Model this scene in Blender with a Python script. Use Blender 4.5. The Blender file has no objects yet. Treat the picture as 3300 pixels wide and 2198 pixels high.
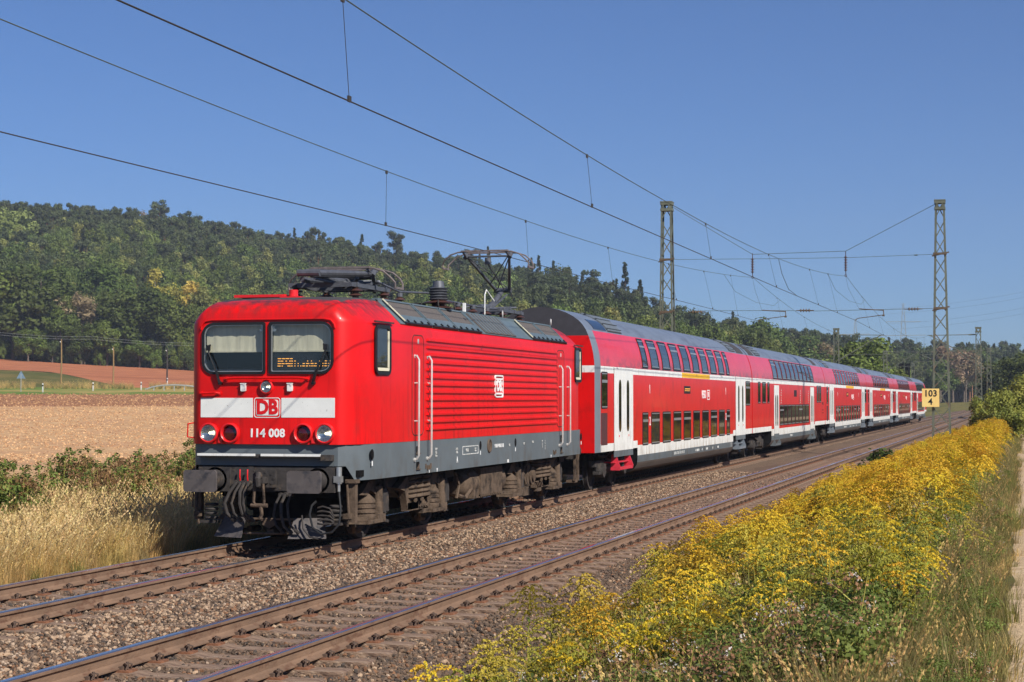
import bpy, bmesh, math, random
from mathutils import Vector, Matrix, noise as mnoise
random.seed(7)
R = math.radians
PI = math.pi
SC = bpy.context.scene
COL = SC.collection

# ---------------------------------------------------------------- camera
CAM_H = 2.32
cam = bpy.data.cameras.new("camera")
cam.sensor_width = 36.0
cam.lens = 62.64
cam.clip_start = 0.1
cam.clip_end = 20000
cam_o = bpy.data.objects.new("camera", cam)
COL.objects.link(cam_o)
cam_o.location = (0, 0, CAM_H)
cam_o.rotation_euler = (R(90 + 1.8792), 0, R(15.9586))
SC.camera = cam_o
SC.render.resolution_x, SC.render.resolution_y = 1024, 682

# ---------------------------------------------------------------- light
SUN_AZ = R(125)      # clockwise from +Y: from the right, a little from the front
SUN_EL = R(38)
SUN_DIR = Vector((math.sin(SUN_AZ) * math.cos(SUN_EL), math.cos(SUN_AZ) * math.cos(SUN_EL), math.sin(SUN_EL)))
world = bpy.data.worlds.new("World")
SC.world = world
world.use_nodes = True
wn = world.node_tree
wn.nodes.clear()
sky = wn.nodes.new("ShaderNodeTexSky")
sky.sky_type = 'NISHITA'
sky.sun_disc = False
sky.sun_elevation = SUN_EL
sky.sun_rotation = SUN_AZ
sky.altitude = 0
sky.air_density = 0.8
sky.dust_density = 0.3
sky.ozone_density = 10.0
bg = wn.nodes.new("ShaderNodeBackground")
bg.inputs["Strength"].default_value = 0.076
out = wn.nodes.new("ShaderNodeOutputWorld")
tint = wn.nodes.new("ShaderNodeMix"); tint.data_type = 'RGBA'; tint.blend_type = 'MULTIPLY'; tint.inputs["Factor"].default_value = 1.0; tint.inputs["B"].default_value = (.95, .98, 1.08, 1)
wn.links.new(sky.outputs[0], tint.inputs["A"]); wn.links.new(tint.outputs["Result"], bg.inputs["Color"])
wn.links.new(bg.outputs[0], out.inputs["Surface"])
sun = bpy.data.lights.new("sun", 'SUN')
sun.energy = 4.9
sun.angle = R(0.53)
sun.color = (1.0, 0.945, 0.86)
sun_o = bpy.data.objects.new("sun", sun)
COL.objects.link(sun_o)
sun_o.location = SUN_DIR * 100
sun_o.rotation_euler = SUN_DIR.to_track_quat('Z', 'Y').to_euler()
SC.view_settings.view_transform = 'Standard'
SC.view_settings.look = 'None'
SC.view_settings.exposure = 0.27
SC.view_settings.gamma = 1.0
SC.view_settings.use_curve_mapping = False
SC.render.engine = 'CYCLES'
SC.cycles.max_bounces = 6
SC.cycles.diffuse_bounces = 2
SC.cycles.glossy_bounces = 3
SC.cycles.transmission_bounces = 4
SC.cycles.transparent_max_bounces = 8
SC.cycles.use_adaptive_sampling = True
SC.cycles.adaptive_threshold = 0.01
SC.cycles.use_denoising = True
SC.cycles.caustics_reflective = False
SC.cycles.caustics_refractive = False
SC.render.use_persistent_data = False

# ---------------------------------------------------------------- object helpers
def tag(o, label=None, cat=None, group=None, kind=None):
    if label: o["label"] = label
    if cat: o["category"] = cat
    if group: o["group"] = group
    if kind: o["kind"] = kind
    return o

def empty(name, loc=(0, 0, 0), rz=0.0, label=None, cat=None, group=None):
    o = bpy.data.objects.new(name, None)
    COL.objects.link(o)
    o.location = loc
    o.rotation_euler = (0, 0, rz)
    o.empty_display_size = 0.3
    return tag(o, label, cat, group)

def mesh_obj(name, me, parent=None, loc=(0, 0, 0), rot=(0, 0, 0), scale=None):
    o = bpy.data.objects.new(name, me)
    COL.objects.link(o)
    if parent: o.parent = parent
    o.location = loc
    o.rotation_euler = rot
    if scale is not None:
        o.scale = (scale, scale, scale) if not hasattr(scale, '__len__') else scale
    return o

def copy_tree(o, parent=None, loc=None, rz=None):
    c = o.copy()
    COL.objects.link(c)
    if parent is not None: c.parent = parent
    if loc is not None: c.location = loc
    if rz is not None: c.rotation_euler = (0, 0, rz)
    for ch in list(o.children):
        copy_tree(ch, c)
    return c

class MB:
    """collects shapes into one mesh"""
    def __init__(s):
        s.v = []; s.f = []; s.m = []
    def add(s, vs, fs, m=0):
        b = len(s.v)
        s.v += [tuple(p) for p in vs]
        for f in fs:
            s.f.append(tuple(i + b for i in f)); s.m.append(m)
        return s
    def box(s, x0, x1, y0, y1, z0, z1, m=0):
        v = [(x, y, z) for x in (x0, x1) for y in (y0, y1) for z in (z0, z1)]
        return s.add(v, [(0, 1, 3, 2), (4, 6, 7, 5), (0, 4, 5, 1), (2, 3, 7, 6), (0, 2, 6, 4), (1, 5, 7, 3)], m)
    def obox(s, c, h, rot, m=0):
        M = rot if isinstance(rot, Matrix) else Matrix.Rotation(rot[0], 3, rot[1])
        v = [Vector(c) + M @ Vector((x * h[0], y * h[1], z * h[2])) for x in (-1, 1) for y in (-1, 1) for z in (-1, 1)]
        return s.add(v, [(0, 1, 3, 2), (4, 6, 7, 5), (0, 4, 5, 1), (2, 3, 7, 6), (0, 2, 6, 4), (1, 5, 7, 3)], m)
    def bar(s, p0, p1, w, h, m=0, up=(0, 0, 1)):
        p0 = Vector(p0); p1 = Vector(p1); d = (p1 - p0)
        L = d.length
        d.normalize(); u = Vector(up)
        if abs(d.dot(u)) > .98: u = Vector((1, 0, 0))
        a = d.cross(u).normalized(); b = a.cross(d)
        M = Matrix((a, d, b)).transposed()
        return s.obox((p0 + p1) / 2, (w / 2, L / 2, h / 2), M, m)
    def cyl(s, p0, p1, r0, r1=None, n=12, m=0, cap=True):
        r1 = r0 if r1 is None else r1
        p0 = Vector(p0); p1 = Vector(p1); d = (p1 - p0).normalized()
        a = d.orthogonal().normalized(); b = d.cross(a)
        vs = []
        for p, r in ((p0, r0), (p1, r1)):
            vs += [p + (a * math.cos(2 * PI * i / n) + b * math.sin(2 * PI * i / n)) * r for i in range(n)]
        fs = [(i, (i + 1) % n, n + (i + 1) % n, n + i) for i in range(n)]
        if cap: fs += [tuple(range(n - 1, -1, -1)), tuple(range(n, 2 * n))]
        return s.add(vs, fs, m)
    def tube(s, pts, r, n=6, m=0, cap=True):
        P = [Vector(p) for p in pts]
        rr = r if hasattr(r, '__len__') else [r] * len(P)
        vs = []; a = None
        for i, p in enumerate(P):
            d = (P[min(i + 1, len(P) - 1)] - P[max(i - 1, 0)]).normalized()
            if a is None: a = d.orthogonal().normalized()
            else:
                a = (a - d * a.dot(d))
                a = a.normalized() if a.length > 1e-6 else d.orthogonal().normalized()
            b = d.cross(a)
            vs += [p + (a * math.cos(2 * PI * k / n) + b * math.sin(2 * PI * k / n)) * rr[i] for k in range(n)]
        fs = []
        for i in range(len(P) - 1):
            for k in range(n):
                k2 = (k + 1) % n
                fs.append((i * n + k, i * n + k2, (i + 1) * n + k2, (i + 1) * n + k))
        if cap:
            fs += [tuple(range(n - 1, -1, -1)), tuple(range((len(P) - 1) * n, len(P) * n))]
        return s.add(vs, fs, m)
    def lathe(s, prof, o=(0, 0, 0), axis=(0, 0, 1), n=20, m=0, cap=True):
        d = Vector(axis).normalized(); a = d.orthogonal().normalized(); b = d.cross(a); o = Vector(o)
        vs = []
        for r, t in prof:
            vs += [o + d * t + (a * math.cos(2 * PI * i / n) + b * math.sin(2 * PI * i / n)) * r for i in range(n)]
        fs = []
        for j in range(len(prof) - 1):
            for i in range(n):
                i2 = (i + 1) % n
                fs.append((j * n + i, j * n + i2, (j + 1) * n + i2, (j + 1) * n + i))
        if cap: fs.append(tuple(range(n - 1, -1, -1))); fs.append(tuple(range((len(prof) - 1) * n, len(prof) * n)))
        return s.add(vs, fs, m)
    def sphere(s, c, r, n=10, m=0, sc=(1, 1, 1)):
        prof = [(math.sin(PI * i / n) * r + 1e-5, -math.cos(PI * i / n) * r) for i in range(n + 1)]
        b = len(s.v)
        s.lathe(prof, (0, 0, 0), (0, 0, 1), n * 2, m)
        for i in range(b, len(s.v)):
            x, y, z = s.v[i]; s.v[i] = (c[0] + x * sc[0], c[1] + y * sc[1], c[2] + z * sc[2])
        return s
    def torus(s, c, axis, RR, r, n=24, k=8, m=0):
        d = Vector(axis).normalized(); a = d.orthogonal().normalized(); b = d.cross(a); c = Vector(c)
        vs = []
        for i in range(n):
            t = 2 * PI * i / n; e = a * math.cos(t) + b * math.sin(t)
            for j in range(k):
                q = 2 * PI * j / k
                vs.append(c + e * (RR + r * math.cos(q)) + d * (r * math.sin(q)))
        fs = [(i * k + j, ((i + 1) % n) * k + j, ((i + 1) % n) * k + (j + 1) % k, i * k + (j + 1) % k) for i in range(n) for j in range(k)]
        return s.add(vs, fs, m)
    def prism(s, poly, plane, c0, c1, m=0):
        """poly: list of 2-d points in 'xz','yz' or 'xy'; extruded along the third axis"""
        def P(q, c):
            return {'xz': (q[0], c, q[1]), 'yz': (c, q[0], q[1]), 'xy': (q[0], q[1], c)}[plane]
        n = len(poly)
        vs = [P(q, c0) for q in poly] + [P(q, c1) for q in poly]
        fs = [(i, (i + 1) % n, n + (i + 1) % n, n + i) for i in range(n)]
        fs += [tuple(range(n - 1, -1, -1)), tuple(range(n, 2 * n))]
        return s.add(vs, fs, m)
    def ring(s, lo, li, plane, c0, c1, m=0):
        def P(q, c):
            return {'xz': (q[0], c, q[1]), 'yz': (c, q[0], q[1]), 'xy': (q[0], q[1], c)}[plane]
        n = len(lo)
        vs = [P(q, c0) for q in lo] + [P(q, c0) for q in li] + [P(q, c1) for q in lo] + [P(q, c1) for q in li]
        fs = []
        for i in range(n):
            j = (i + 1) % n
            fs += [(i, j, n + j, n + i), (2 * n + i, 3 * n + i, 3 * n + j, 2 * n + j), (i, 2 * n + i, 2 * n + j, j), (n + i, n + j, 3 * n + j, 3 * n + i)]
        return s.add(vs, fs, m)
    def mesh(s, name, mats, smooth=35):
        me = bpy.data.meshes.new(name)
        me.from_pydata(s.v, [], s.f)
        mats = mats if isinstance(mats, (list, tuple)) else [mats]
        for q in mats: me.materials.append(q)
        if len(mats) > 1: me.polygons.foreach_set("material_index", s.m)
        bm = bmesh.new(); bm.from_mesh(me)
        bmesh.ops.recalc_face_normals(bm, faces=bm.faces)
        bm.to_mesh(me); bm.free()
        if smooth:
            me.polygons.foreach_set("use_smooth", [True] * len(me.polygons))
            me.set_sharp_from_angle(angle=R(smooth))
        me.update()
        return me
    def build(s, name, mats, parent=None, loc=(0, 0, 0), smooth=35):
        return mesh_obj(name, s.mesh(name, mats, smooth), parent, loc)

def raw_mesh(name, v, f, mats, midx=None, smooth=False):
    me = bpy.data.meshes.new(name)
    me.from_pydata(v, [], f)
    for q in (mats if isinstance(mats, (list, tuple)) else [mats]): me.materials.append(q)
    if midx: me.polygons.foreach_set("material_index", midx)
    if smooth: me.polygons.foreach_set("use_smooth", [True] * len(me.polygons))
    me.update()
    return me

def rrect(x0, x1, z0, z1, r, n=5):
    """rounded rectangle, r = one radius or (bl, br, tr, tl)"""
    rr = r if hasattr(r, '__len__') else (r,) * 4
    P = []
    for (cx, cz, a0), q in zip(((x0, z0, PI), (x1, z0, 1.5 * PI), (x1, z1, 0), (x0, z1, .5 * PI)), rr):
        ox = cx + q * (1 if cx == x0 else -1); oz = cz + q * (1 if cz == z0 else -1)
        for i in range(n + 1):
            a = a0 + .5 * PI * i / n
            P.append((ox + q * math.cos(a), oz + q * math.sin(a)))
    return P

def text_mesh(s, size, mat, depth=.004, bold=0.0, sx=1.0, spacing=1.0, name="lettering"):
    """text as a mesh in the local XY plane, centred; returns mesh"""
    c = bpy.data.curves.new("txt", 'FONT')
    c.body = s; c.size = size; c.extrude = depth; c.offset = bold
    c.align_x = 'CENTER'; c.align_y = 'CENTER'; c.space_character = spacing; c.space_line = .9
    c.resolution_u = 3
    o = bpy.data.objects.new("txt", c); COL.objects.link(o)
    dg = bpy.context.evaluated_depsgraph_get()
    me = bpy.data.meshes.new_from_object(o.evaluated_get(dg))
    bpy.data.objects.remove(o); bpy.data.curves.remove(c)
    if sx != 1.0:
        for v in me.vertices: v.co.x *= sx
    me.materials.clear(); me.materials.append(mat); me.name = name
    return me
FRONT_ROT = (R(90), 0, 0)            # reads from -Y
SIDE_ROT = (R(90), 0, R(90))         # reads from +X

# ---------------------------------------------------------------- materials
def lin(*c):
    return tuple(((x / 255) / 12.92 if x / 255 <= .04045 else ((x / 255 + .055) / 1.055) ** 2.4) for x in c)

def mat(name, col, rough=.5, metal=0.0, var=.12, scale=6.0, bump=0.0, bscale=40.0, col2=None, mix=(.4, .62), coords='Object', spec=.5, stretch=None, coat=0.0):
    m = bpy.data.materials.new(name); m.use_nodes = True
    nt = m.node_tree; N = nt.nodes; L = nt.links
    b = N["Principled BSDF"]
    b.inputs["Roughness"].default_value = rough
    b.inputs["Metallic"].default_value = metal
    b.inputs["Specular IOR Level"].default_value = spec
    if coat: b.inputs["Coat Weight"].default_value = coat; b.inputs["Coat Roughness"].default_value = .08
    tc = N.new("ShaderNodeTexCoord"); src = tc.outputs[coords]
    if stretch:
        mp = N.new("ShaderNodeMapping"); mp.inputs["Scale"].default_value = stretch
        L.new(src, mp.inputs["Vector"]); src = mp.outputs[0]
    nz = N.new("ShaderNodeTexNoise"); nz.inputs["Scale"].default_value = scale; nz.inputs["Detail"].default_value = 5
    nz.inputs["Roughness"].default_value = .62
    L.new(src, nz.inputs["Vector"])
    cr = N.new("ShaderNodeValToRGB")
    c = col[:3]
    lo = col2[:3] if col2 else tuple(x * (1 - var) for x in c)
    hi = c if col2 else tuple(min(1, x * (1 + var)) for x in c)
    cr.color_ramp.elements[0].position = mix[0]; cr.color_ramp.elements[0].color = (*lo, 1)
    cr.color_ramp.elements[1].position = mix[1]; cr.color_ramp.elements[1].color = (*hi, 1)
    L.new(nz.outputs["Fac"], cr.inputs["Fac"]); L.new(cr.outputs["Color"], b.inputs["Base Color"])
    if bump:
        n2 = N.new("ShaderNodeTexNoise"); n2.inputs["Scale"].default_value = bscale; n2.inputs["Detail"].default_value = 4
        L.new(src, n2.inputs["Vector"])
        bp = N.new("ShaderNodeBump"); bp.inputs["Strength"].default_value = bump; bp.inputs["Distance"].default_value = .05
        L.new(n2.outputs["Fac"], bp.inputs["Height"]); L.new(bp.outputs[0], b.inputs["Normal"])
    m["_tex"] = True
    return m

def add_layer(m, col, scale, lo, hi, stretch=None, zfade=None, rough=None, coords='Object', axis='Z'):
    """dirt/wear laid over the base colour: noise threshold, optionally only within a height range"""
    nt = m.node_tree; N = nt.nodes; L = nt.links; b = N["Principled BSDF"]
    prev = b.inputs["Base Color"].links[0].from_socket
    tc = N.new("ShaderNodeTexCoord"); src = tc.outputs[coords]
    mp = N.new("ShaderNodeMapping"); mp.inputs["Scale"].default_value = stretch or (1, 1, 1)
    L.new(src, mp.inputs["Vector"])
    nz = N.new("ShaderNodeTexNoise"); nz.inputs["Scale"].default_value = scale; nz.inputs["Detail"].default_value = 6
    nz.inputs["Roughness"].default_value = .65
    L.new(mp.outputs[0], nz.inputs["Vector"])
    mr = N.new("ShaderNodeMapRange"); mr.inputs["From Min"].default_value = lo; mr.inputs["From Max"].default_value = hi
    L.new(nz.outputs["Fac"], mr.inputs["Value"]); fac = mr.outputs[0]
    if zfade:
        sp = N.new("ShaderNodeSeparateXYZ"); L.new(src, sp.inputs[0])
        m2 = N.new("ShaderNodeMapRange"); m2.inputs["From Min"].default_value = zfade[0]; m2.inputs["From Max"].default_value = zfade[1]
        L.new(sp.outputs[axis], m2.inputs["Value"])
        mu = N.new("ShaderNodeMath"); mu.operation = 'MULTIPLY'; L.new(fac, mu.inputs[0]); L.new(m2.outputs[0], mu.inputs[1]); fac = mu.outputs[0]
    mx = N.new("ShaderNodeMix"); mx.data_type = 'RGBA'
    L.new(fac, mx.inputs["Factor"]); L.new(prev, mx.inputs["A"]); mx.inputs["B"].default_value = (*col[:3], 1)
    L.new(mx.outputs["Result"], b.inputs["Base Color"])
    return m

def glass_mat(name, tint, refl=.9, rough=.03):
    m = mat(name, tint, rough=rough, var=.15, scale=3, spec=refl)
    nt = m.node_tree; b = nt.nodes["Principled BSDF"]; b.inputs["IOR"].default_value = 1.55
    pv = b.inputs["Base Color"].links[0].from_socket; oi = nt.nodes.new("ShaderNodeObjectInfo"); hs = nt.nodes.new("ShaderNodeHueSaturation"); mr = nt.nodes.new("ShaderNodeMapRange")
    mr.inputs["To Min"].default_value = .35; mr.inputs["To Max"].default_value = 1.9; nt.links.new(oi.outputs["Random"], mr.inputs["Value"]); nt.links.new(mr.outputs[0], hs.inputs["Value"]); nt.links.new(pv, hs.inputs["Color"]); nt.links.new(hs.outputs[0], b.inputs["Base Color"])
    return m

def clear_glass(name):
    m = bpy.data.materials.new(name); m.use_nodes = True
    nt = m.node_tree; N = nt.nodes; L = nt.links
    N.remove(N["Principled BSDF"])
    tr = N.new("ShaderNodeBsdfTransparent"); tr.inputs[0].default_value = (.93, .95, .95, 1)
    gl = N.new("ShaderNodeBsdfGlossy"); gl.inputs["Roughness"].default_value = .02
    lw = N.new("ShaderNodeLayerWeight"); lw.inputs[0].default_value = .5
    pw = N.new("ShaderNodeMath"); pw.operation = "POWER"; pw.inputs[1].default_value = 3.5; L.new(lw.outputs["Facing"], pw.inputs[0])
    fr = N.new("ShaderNodeMath"); fr.operation = "MULTIPLY_ADD"; fr.inputs[1].default_value = .6; fr.inputs[2].default_value = .05; L.new(pw.outputs[0], fr.inputs[0])
    mx = N.new("ShaderNodeMixShader"); L.new(fr.outputs[0], mx.inputs[0]); L.new(tr.outputs[0], mx.inputs[1]); L.new(gl.outputs[0], mx.inputs[2])
    nz = N.new("ShaderNodeTexNoise"); nz.inputs["Scale"].default_value = 2.0
    bp = N.new("ShaderNodeBump"); bp.inputs["Strength"].default_value = .02; L.new(nz.outputs["Fac"], bp.inputs["Height"]); L.new(bp.outputs[0], gl.inputs["Normal"])
    L.new(mx.outputs[0], N["Material Output"].inputs["Surface"])
    return m

def emit_mat(name, col, s):
    m = mat(name, col, rough=.4, var=.1)
    b = m.node_tree.nodes["Principled BSDF"]
    b.inputs["Emission Color"].default_value = (*col[:3], 1); b.inputs["Emission Strength"].default_value = s
    return m

def leaf_mat(name, col, var=.35, trans=.35, rough=.6, scale=1.2, col2=None, rnd=.3):
    """foliage: noise through the crown, a little random per instance, some light passing through"""
    m = mat(name, col, rough=rough, var=var, scale=scale, col2=col2, spec=.25)
    nt = m.node_tree; N = nt.nodes; L = nt.links; b = N["Principled BSDF"]
    prev = b.inputs["Base Color"].links[0].from_socket
    oi = N.new("ShaderNodeObjectInfo")
    hs = N.new("ShaderNodeHueSaturation")
    mr = N.new("ShaderNodeMapRange"); mr.inputs["To Min"].default_value = 1 - rnd; mr.inputs["To Max"].default_value = 1 + rnd
    L.new(oi.outputs["Random"], mr.inputs["Value"]); L.new(mr.outputs[0], hs.inputs["Value"])
    m2 = N.new("ShaderNodeMapRange"); m2.inputs["To Min"].default_value = .485; m2.inputs["To Max"].default_value = .515
    mu = N.new("ShaderNodeMath"); mu.operation = 'FRACT'
    m3 = N.new("ShaderNodeMath"); m3.operation = 'MULTIPLY'; m3.inputs[1].default_value = 7.31
    L.new(oi.outputs["Random"], m3.inputs[0]); L.new(m3.outputs[0], mu.inputs[0]); L.new(mu.outputs[0], m2.inputs["Value"])
    L.new(m2.outputs[0], hs.inputs["Hue"]); L.new(prev, hs.inputs["Color"])
    L.new(hs.outputs[0], b.inputs["Base Color"])
    if trans:
        tl = N.new("ShaderNodeBsdfTranslucent"); L.new(hs.outputs[0], tl.inputs["Color"])
        mx = N.new("ShaderNodeMixShader"); mx.inputs[0].default_value = trans
        L.new(b.outputs[0], mx.inputs[1]); L.new(tl.outputs[0], mx.inputs[2])
        L.new(mx.outputs[0], N["Material Output"].inputs["Surface"])
    return m

# track geometry shared by everything: +Y runs along the track, Z = 0 is the top of the rails
AX, BX = -11.508, -7.350            # centre lines of the train's track and the empty track
GA = 1.507 / 2
# ================================================================ scatter of uncountable stuff (grass, stones, wood)
def scatter(name, protos, pts, label=None, kind='stuff', cat=None):
    """one object: a cloud of points carrying copies of the prototype meshes; pts = (pos, (rx,ry,rz), scale, index)"""
    col = bpy.data.collections.new(name + "_kinds")
    for i, (me) in enumerate(protos):
        po = bpy.data.objects.new("%s_kind_%02d" % (name, i), me); col.objects.link(po)
    me = bpy.data.meshes.new(name)
    me.from_pydata([p[0] for p in pts], [], [])
    ar = me.attributes.new("rot", 'FLOAT_VECTOR', 'POINT'); ar.data.foreach_set("vector", [c for p in pts for c in p[1]])
    asc = me.attributes.new("scl", 'FLOAT', 'POINT'); asc.data.foreach_set("value", [p[2] for p in pts])
    ai = me.attributes.new("idx", 'INT', 'POINT'); ai.data.foreach_set("value", [p[3] for p in pts])
    o = mesh_obj(name, me)
    ng = bpy.data.node_groups.new(name, 'GeometryNodeTree')
    ng.interface.new_socket("Geometry", in_out='INPUT', socket_type='NodeSocketGeometry')
    ng.interface.new_socket("Geometry", in_out='OUTPUT', socket_type='NodeSocketGeometry')
    N = ng.nodes; L = ng.links
    gi = N.new("NodeGroupInput"); go = N.new("NodeGroupOutput")
    ci = N.new("GeometryNodeCollectionInfo"); ci.inputs["Collection"].default_value = col
    ci.inputs["Separate Children"].default_value = True; ci.inputs["Reset Children"].default_value = True
    ip = N.new("GeometryNodeInstanceOnPoints"); ip.inputs["Pick Instance"].default_value = True
    def attr(n, t):
        a = N.new("GeometryNodeInputNamedAttribute"); a.data_type = t; a.inputs["Name"].default_value = n
        return a.outputs["Attribute"]
    e2r = N.new("FunctionNodeEulerToRotation")
    L.new(attr("rot", 'FLOAT_VECTOR'), e2r.inputs[0])
    L.new(gi.outputs[0], ip.inputs["Points"]); L.new(ci.outputs[0], ip.inputs["Instance"])
    L.new(attr("idx", 'INT'), ip.inputs["Instance Index"])
    L.new(e2r.outputs[0], ip.inputs["Rotation"]); L.new(attr("scl", 'FLOAT'), ip.inputs["Scale"])
    L.new(ip.outputs[0], go.inputs[0])
    md = o.modifiers.new("scatter", 'NODES'); md.node_group = ng
    tag(o, label, cat, None, kind)
    return o

def lerp_tab(t, x):
    if x <= t[0][0]: return t[0][1]
    for (a, va), (b, vb) in zip(t, t[1:]):
        if x <= b: return va + (vb - va) * (x - a) / (b - a)
    return t[-1][1]
def sstep(a, b, x):
    t = max(0, min(1, (x - a) / (b - a))); return t * t * (3 - 2 * t)

# ================================================================ terrain
# compass: degrees to the left of the track direction, seen from the camera's spot
SKYLINE = [(-14, 1140), (0, 1135), (2, 1128), (4, 1108), (6.1, 1100), (8, 1075), (9, 1058), (10, 1035), (11, 1000), (12.2, 940),
           (13.5, 915), (14.5, 890), (16, 855), (18, 822), (20, 790), (22, 760), (24, 745), (26, 705), (28, 690), (30, 672), (32, 655), (50, 640)]
EDGE_D = [(-12, 500), (0, 500), (3.5, 490), (6, 420), (9, 330), (13, 310), (18, 345), (24, 385), (32, 400), (50, 410)]
EDGE_Z = [(-12, 1.5), (0, .6), (6, .8), (12, 2.5), (18, 5), (24, 7.2), (29, 9.6), (32, 11.4), (50, 12)]
RIDGE_D = [(-12, 680), (0, 680), (5, 640), (9, 560), (12, 520), (18, 600), (24, 680), (32, 720), (50, 740)]
FIELD = [(0, -.85), (40, -.8), (104, -.62), (140, .55), (170, 1.67), (215, 2.92), (245, 3.75)]
TREE_H = 17.0
def ridge_z(al):
    return max(0.0, 2.32 + (1288 - lerp_tab(SKYLINE, al)) / 5742 * lerp_tab(RIDGE_D, al) - TREE_H)
def ground_z(x, y):
    D = math.hypot(x, y); al = math.degrees(math.atan2(-x, y))
    if al < -90 or al > 120: return -.85
    al = max(-12, min(50, al))
    de, ze, dr = lerp_tab(EDGE_D, al), lerp_tab(EDGE_Z, al), lerp_tab(RIDGE_D, al)
    near = sstep(6, 16, al)
    if D < 245:
        z = lerp_tab(FIELD, D) * near + (1 - near) * -.85
    elif D < de:
        z0 = 3.75 * near + (1 - near) * -.85
        z = z0 + (ze - z0) * (D - 245) / (de - 245)
    elif D < dr:
        t = (D - de) / (dr - de)
        z = ze + (ridge_z(al) - ze) * (t * .75 + .25 * t * t * (3 - 2 * t))
    else:
        z = ridge_z(al) - min(12, (D - dr) * .03)
    if D > 260: z += mnoise.noise(Vector((x * .012, y * .012, 0))) * min(4, (D - 260) * .02)
    return z

def soil_mat(name, c1, c2, scale, bump, bscale, rows=None, c3=None):
    m = mat(name, c1, rough=.95, col2=c2, scale=scale, bump=bump, bscale=bscale, mix=(.38, .64), spec=.1)
    if c3: add_layer(m, c3, scale * .08, .48, .62, coords='Object')
    if rows: add_layer(m, rows[0], rows[1], .5, .7, stretch=rows[2])
    return m
M_grass = soil_mat("ground_grass", lin(98, 100, 52), lin(128, 112, 62), 3, .8, 9, c3=lin(84, 84, 44))
M_stub = soil_mat("stubble", lin(218, 180, 134), lin(182, 142, 102), 1.6, .9, 5, c3=lin(192, 150, 112), rows=(lin(160, 120, 84), 1.3, (.5, 2.2, 1)))
M_plough = soil_mat("ploughed", lin(176, 128, 94), lin(146, 102, 74), .6, .6, 2, rows=(lin(112, 76, 54), .35, (.25, 2.5, 1)))
M_meadow = soil_mat("meadow", lin(116, 132, 62), lin(96, 118, 52), .5, .5, 3, c3=lin(170, 150, 90))
M_red = soil_mat("red_soil", lin(190, 124, 88), lin(170, 106, 74), .25, .4, 1, rows=(lin(148, 90, 62), .12, (.22, 1.6, 1)))
M_bank = soil_mat("weedy_bank", lin(104, 102, 56), lin(80, 84, 44), .5, .6, 3, c3=lin(126, 110, 64))
M_floor = soil_mat("forest_floor", lin(58, 60, 34), lin(40, 46, 26), .2, .5, 1)
M_path = soil_mat("path_dirt", lin(206, 182, 148), lin(182, 156, 124), 5, .7, 30, c3=lin(196, 170, 134))
add_layer(M_path, lin(150, 126, 96), 22, .60, .70)
M_embank = soil_mat("embankment", lin(104, 92, 60), lin(82, 70, 50), 5, .8, 20, c3=lin(96, 96, 54))

def polar(name, d0, d1, a0, a1, m, da=1.0, kr=1.09, dmin=2.0, d0f=None, d1f=None, lift=0.0):
    """a piece of the land: ring sector between two distances"""
    A = []; a = a0
    while a < a1 - 1e-6: A.append(a); a += da
    A.append(a1)
    nr = 2; 
    r = d0
    T = [0.0]; q = d0
    while q < d1:
        q = max(q * kr, q + dmin); T.append(min(1, (q - d0) / (d1 - d0)))
    v = []; f = []
    for a in A:
        e0 = d0f(a) if d0f else d0; e1 = d1f(a) if d1f else d1
        for t in T:
            D = e0 + (e1 - e0) * t; x, y = -math.sin(R(a)) * D, math.cos(R(a)) * D
            v.append((x, y, ground_z(x, y) + lift))
    n = len(T)
    for i in range(len(A) - 1):
        for j in range(n - 1):
            f.append((i * n + j, i * n + j + 1, (i + 1) * n + j + 1, (i + 1) * n + j))
    o = mesh_obj(name, raw_mesh(name, v, f, m, smooth=True))
    tag(o, kind='structure'); return o
edge = lambda a: lerp_tab(EDGE_D, a)
polar("ground", 0.6, 9000, -180, 7, M_grass, da=2.5, kr=1.12)
polar("ground", 0.6, 9000, 51, 180, M_grass, da=3, kr=1.14)
polar("stubble_field", 0.6, 170, 7, 51, M_stub)
polar("ploughed_strip", 170, 213, 7, 51, M_plough, dmin=4)
polar("meadow", 213, 250, 7, 51, M_meadow, dmin=4)
polar("weedy_bank", 250, 318, 28.2, 51, M_bank, dmin=4, d1f=lambda a: 250 + 68 * min(1, max(.02, (a - 28.2) / 2.4)))
polar("red_field", 250, 400, 7, 51, M_red, dmin=6, d0f=lambda a: 250 if a <= 28.2 else 250 + 68 * min(1, max(.02, (a - 28.2) / 2.4)), d1f=edge, da=.5)
polar("wooded_hill", 400, 9000, 7, 51, M_floor, d0f=edge, da=1.5, kr=1.07)

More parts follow.
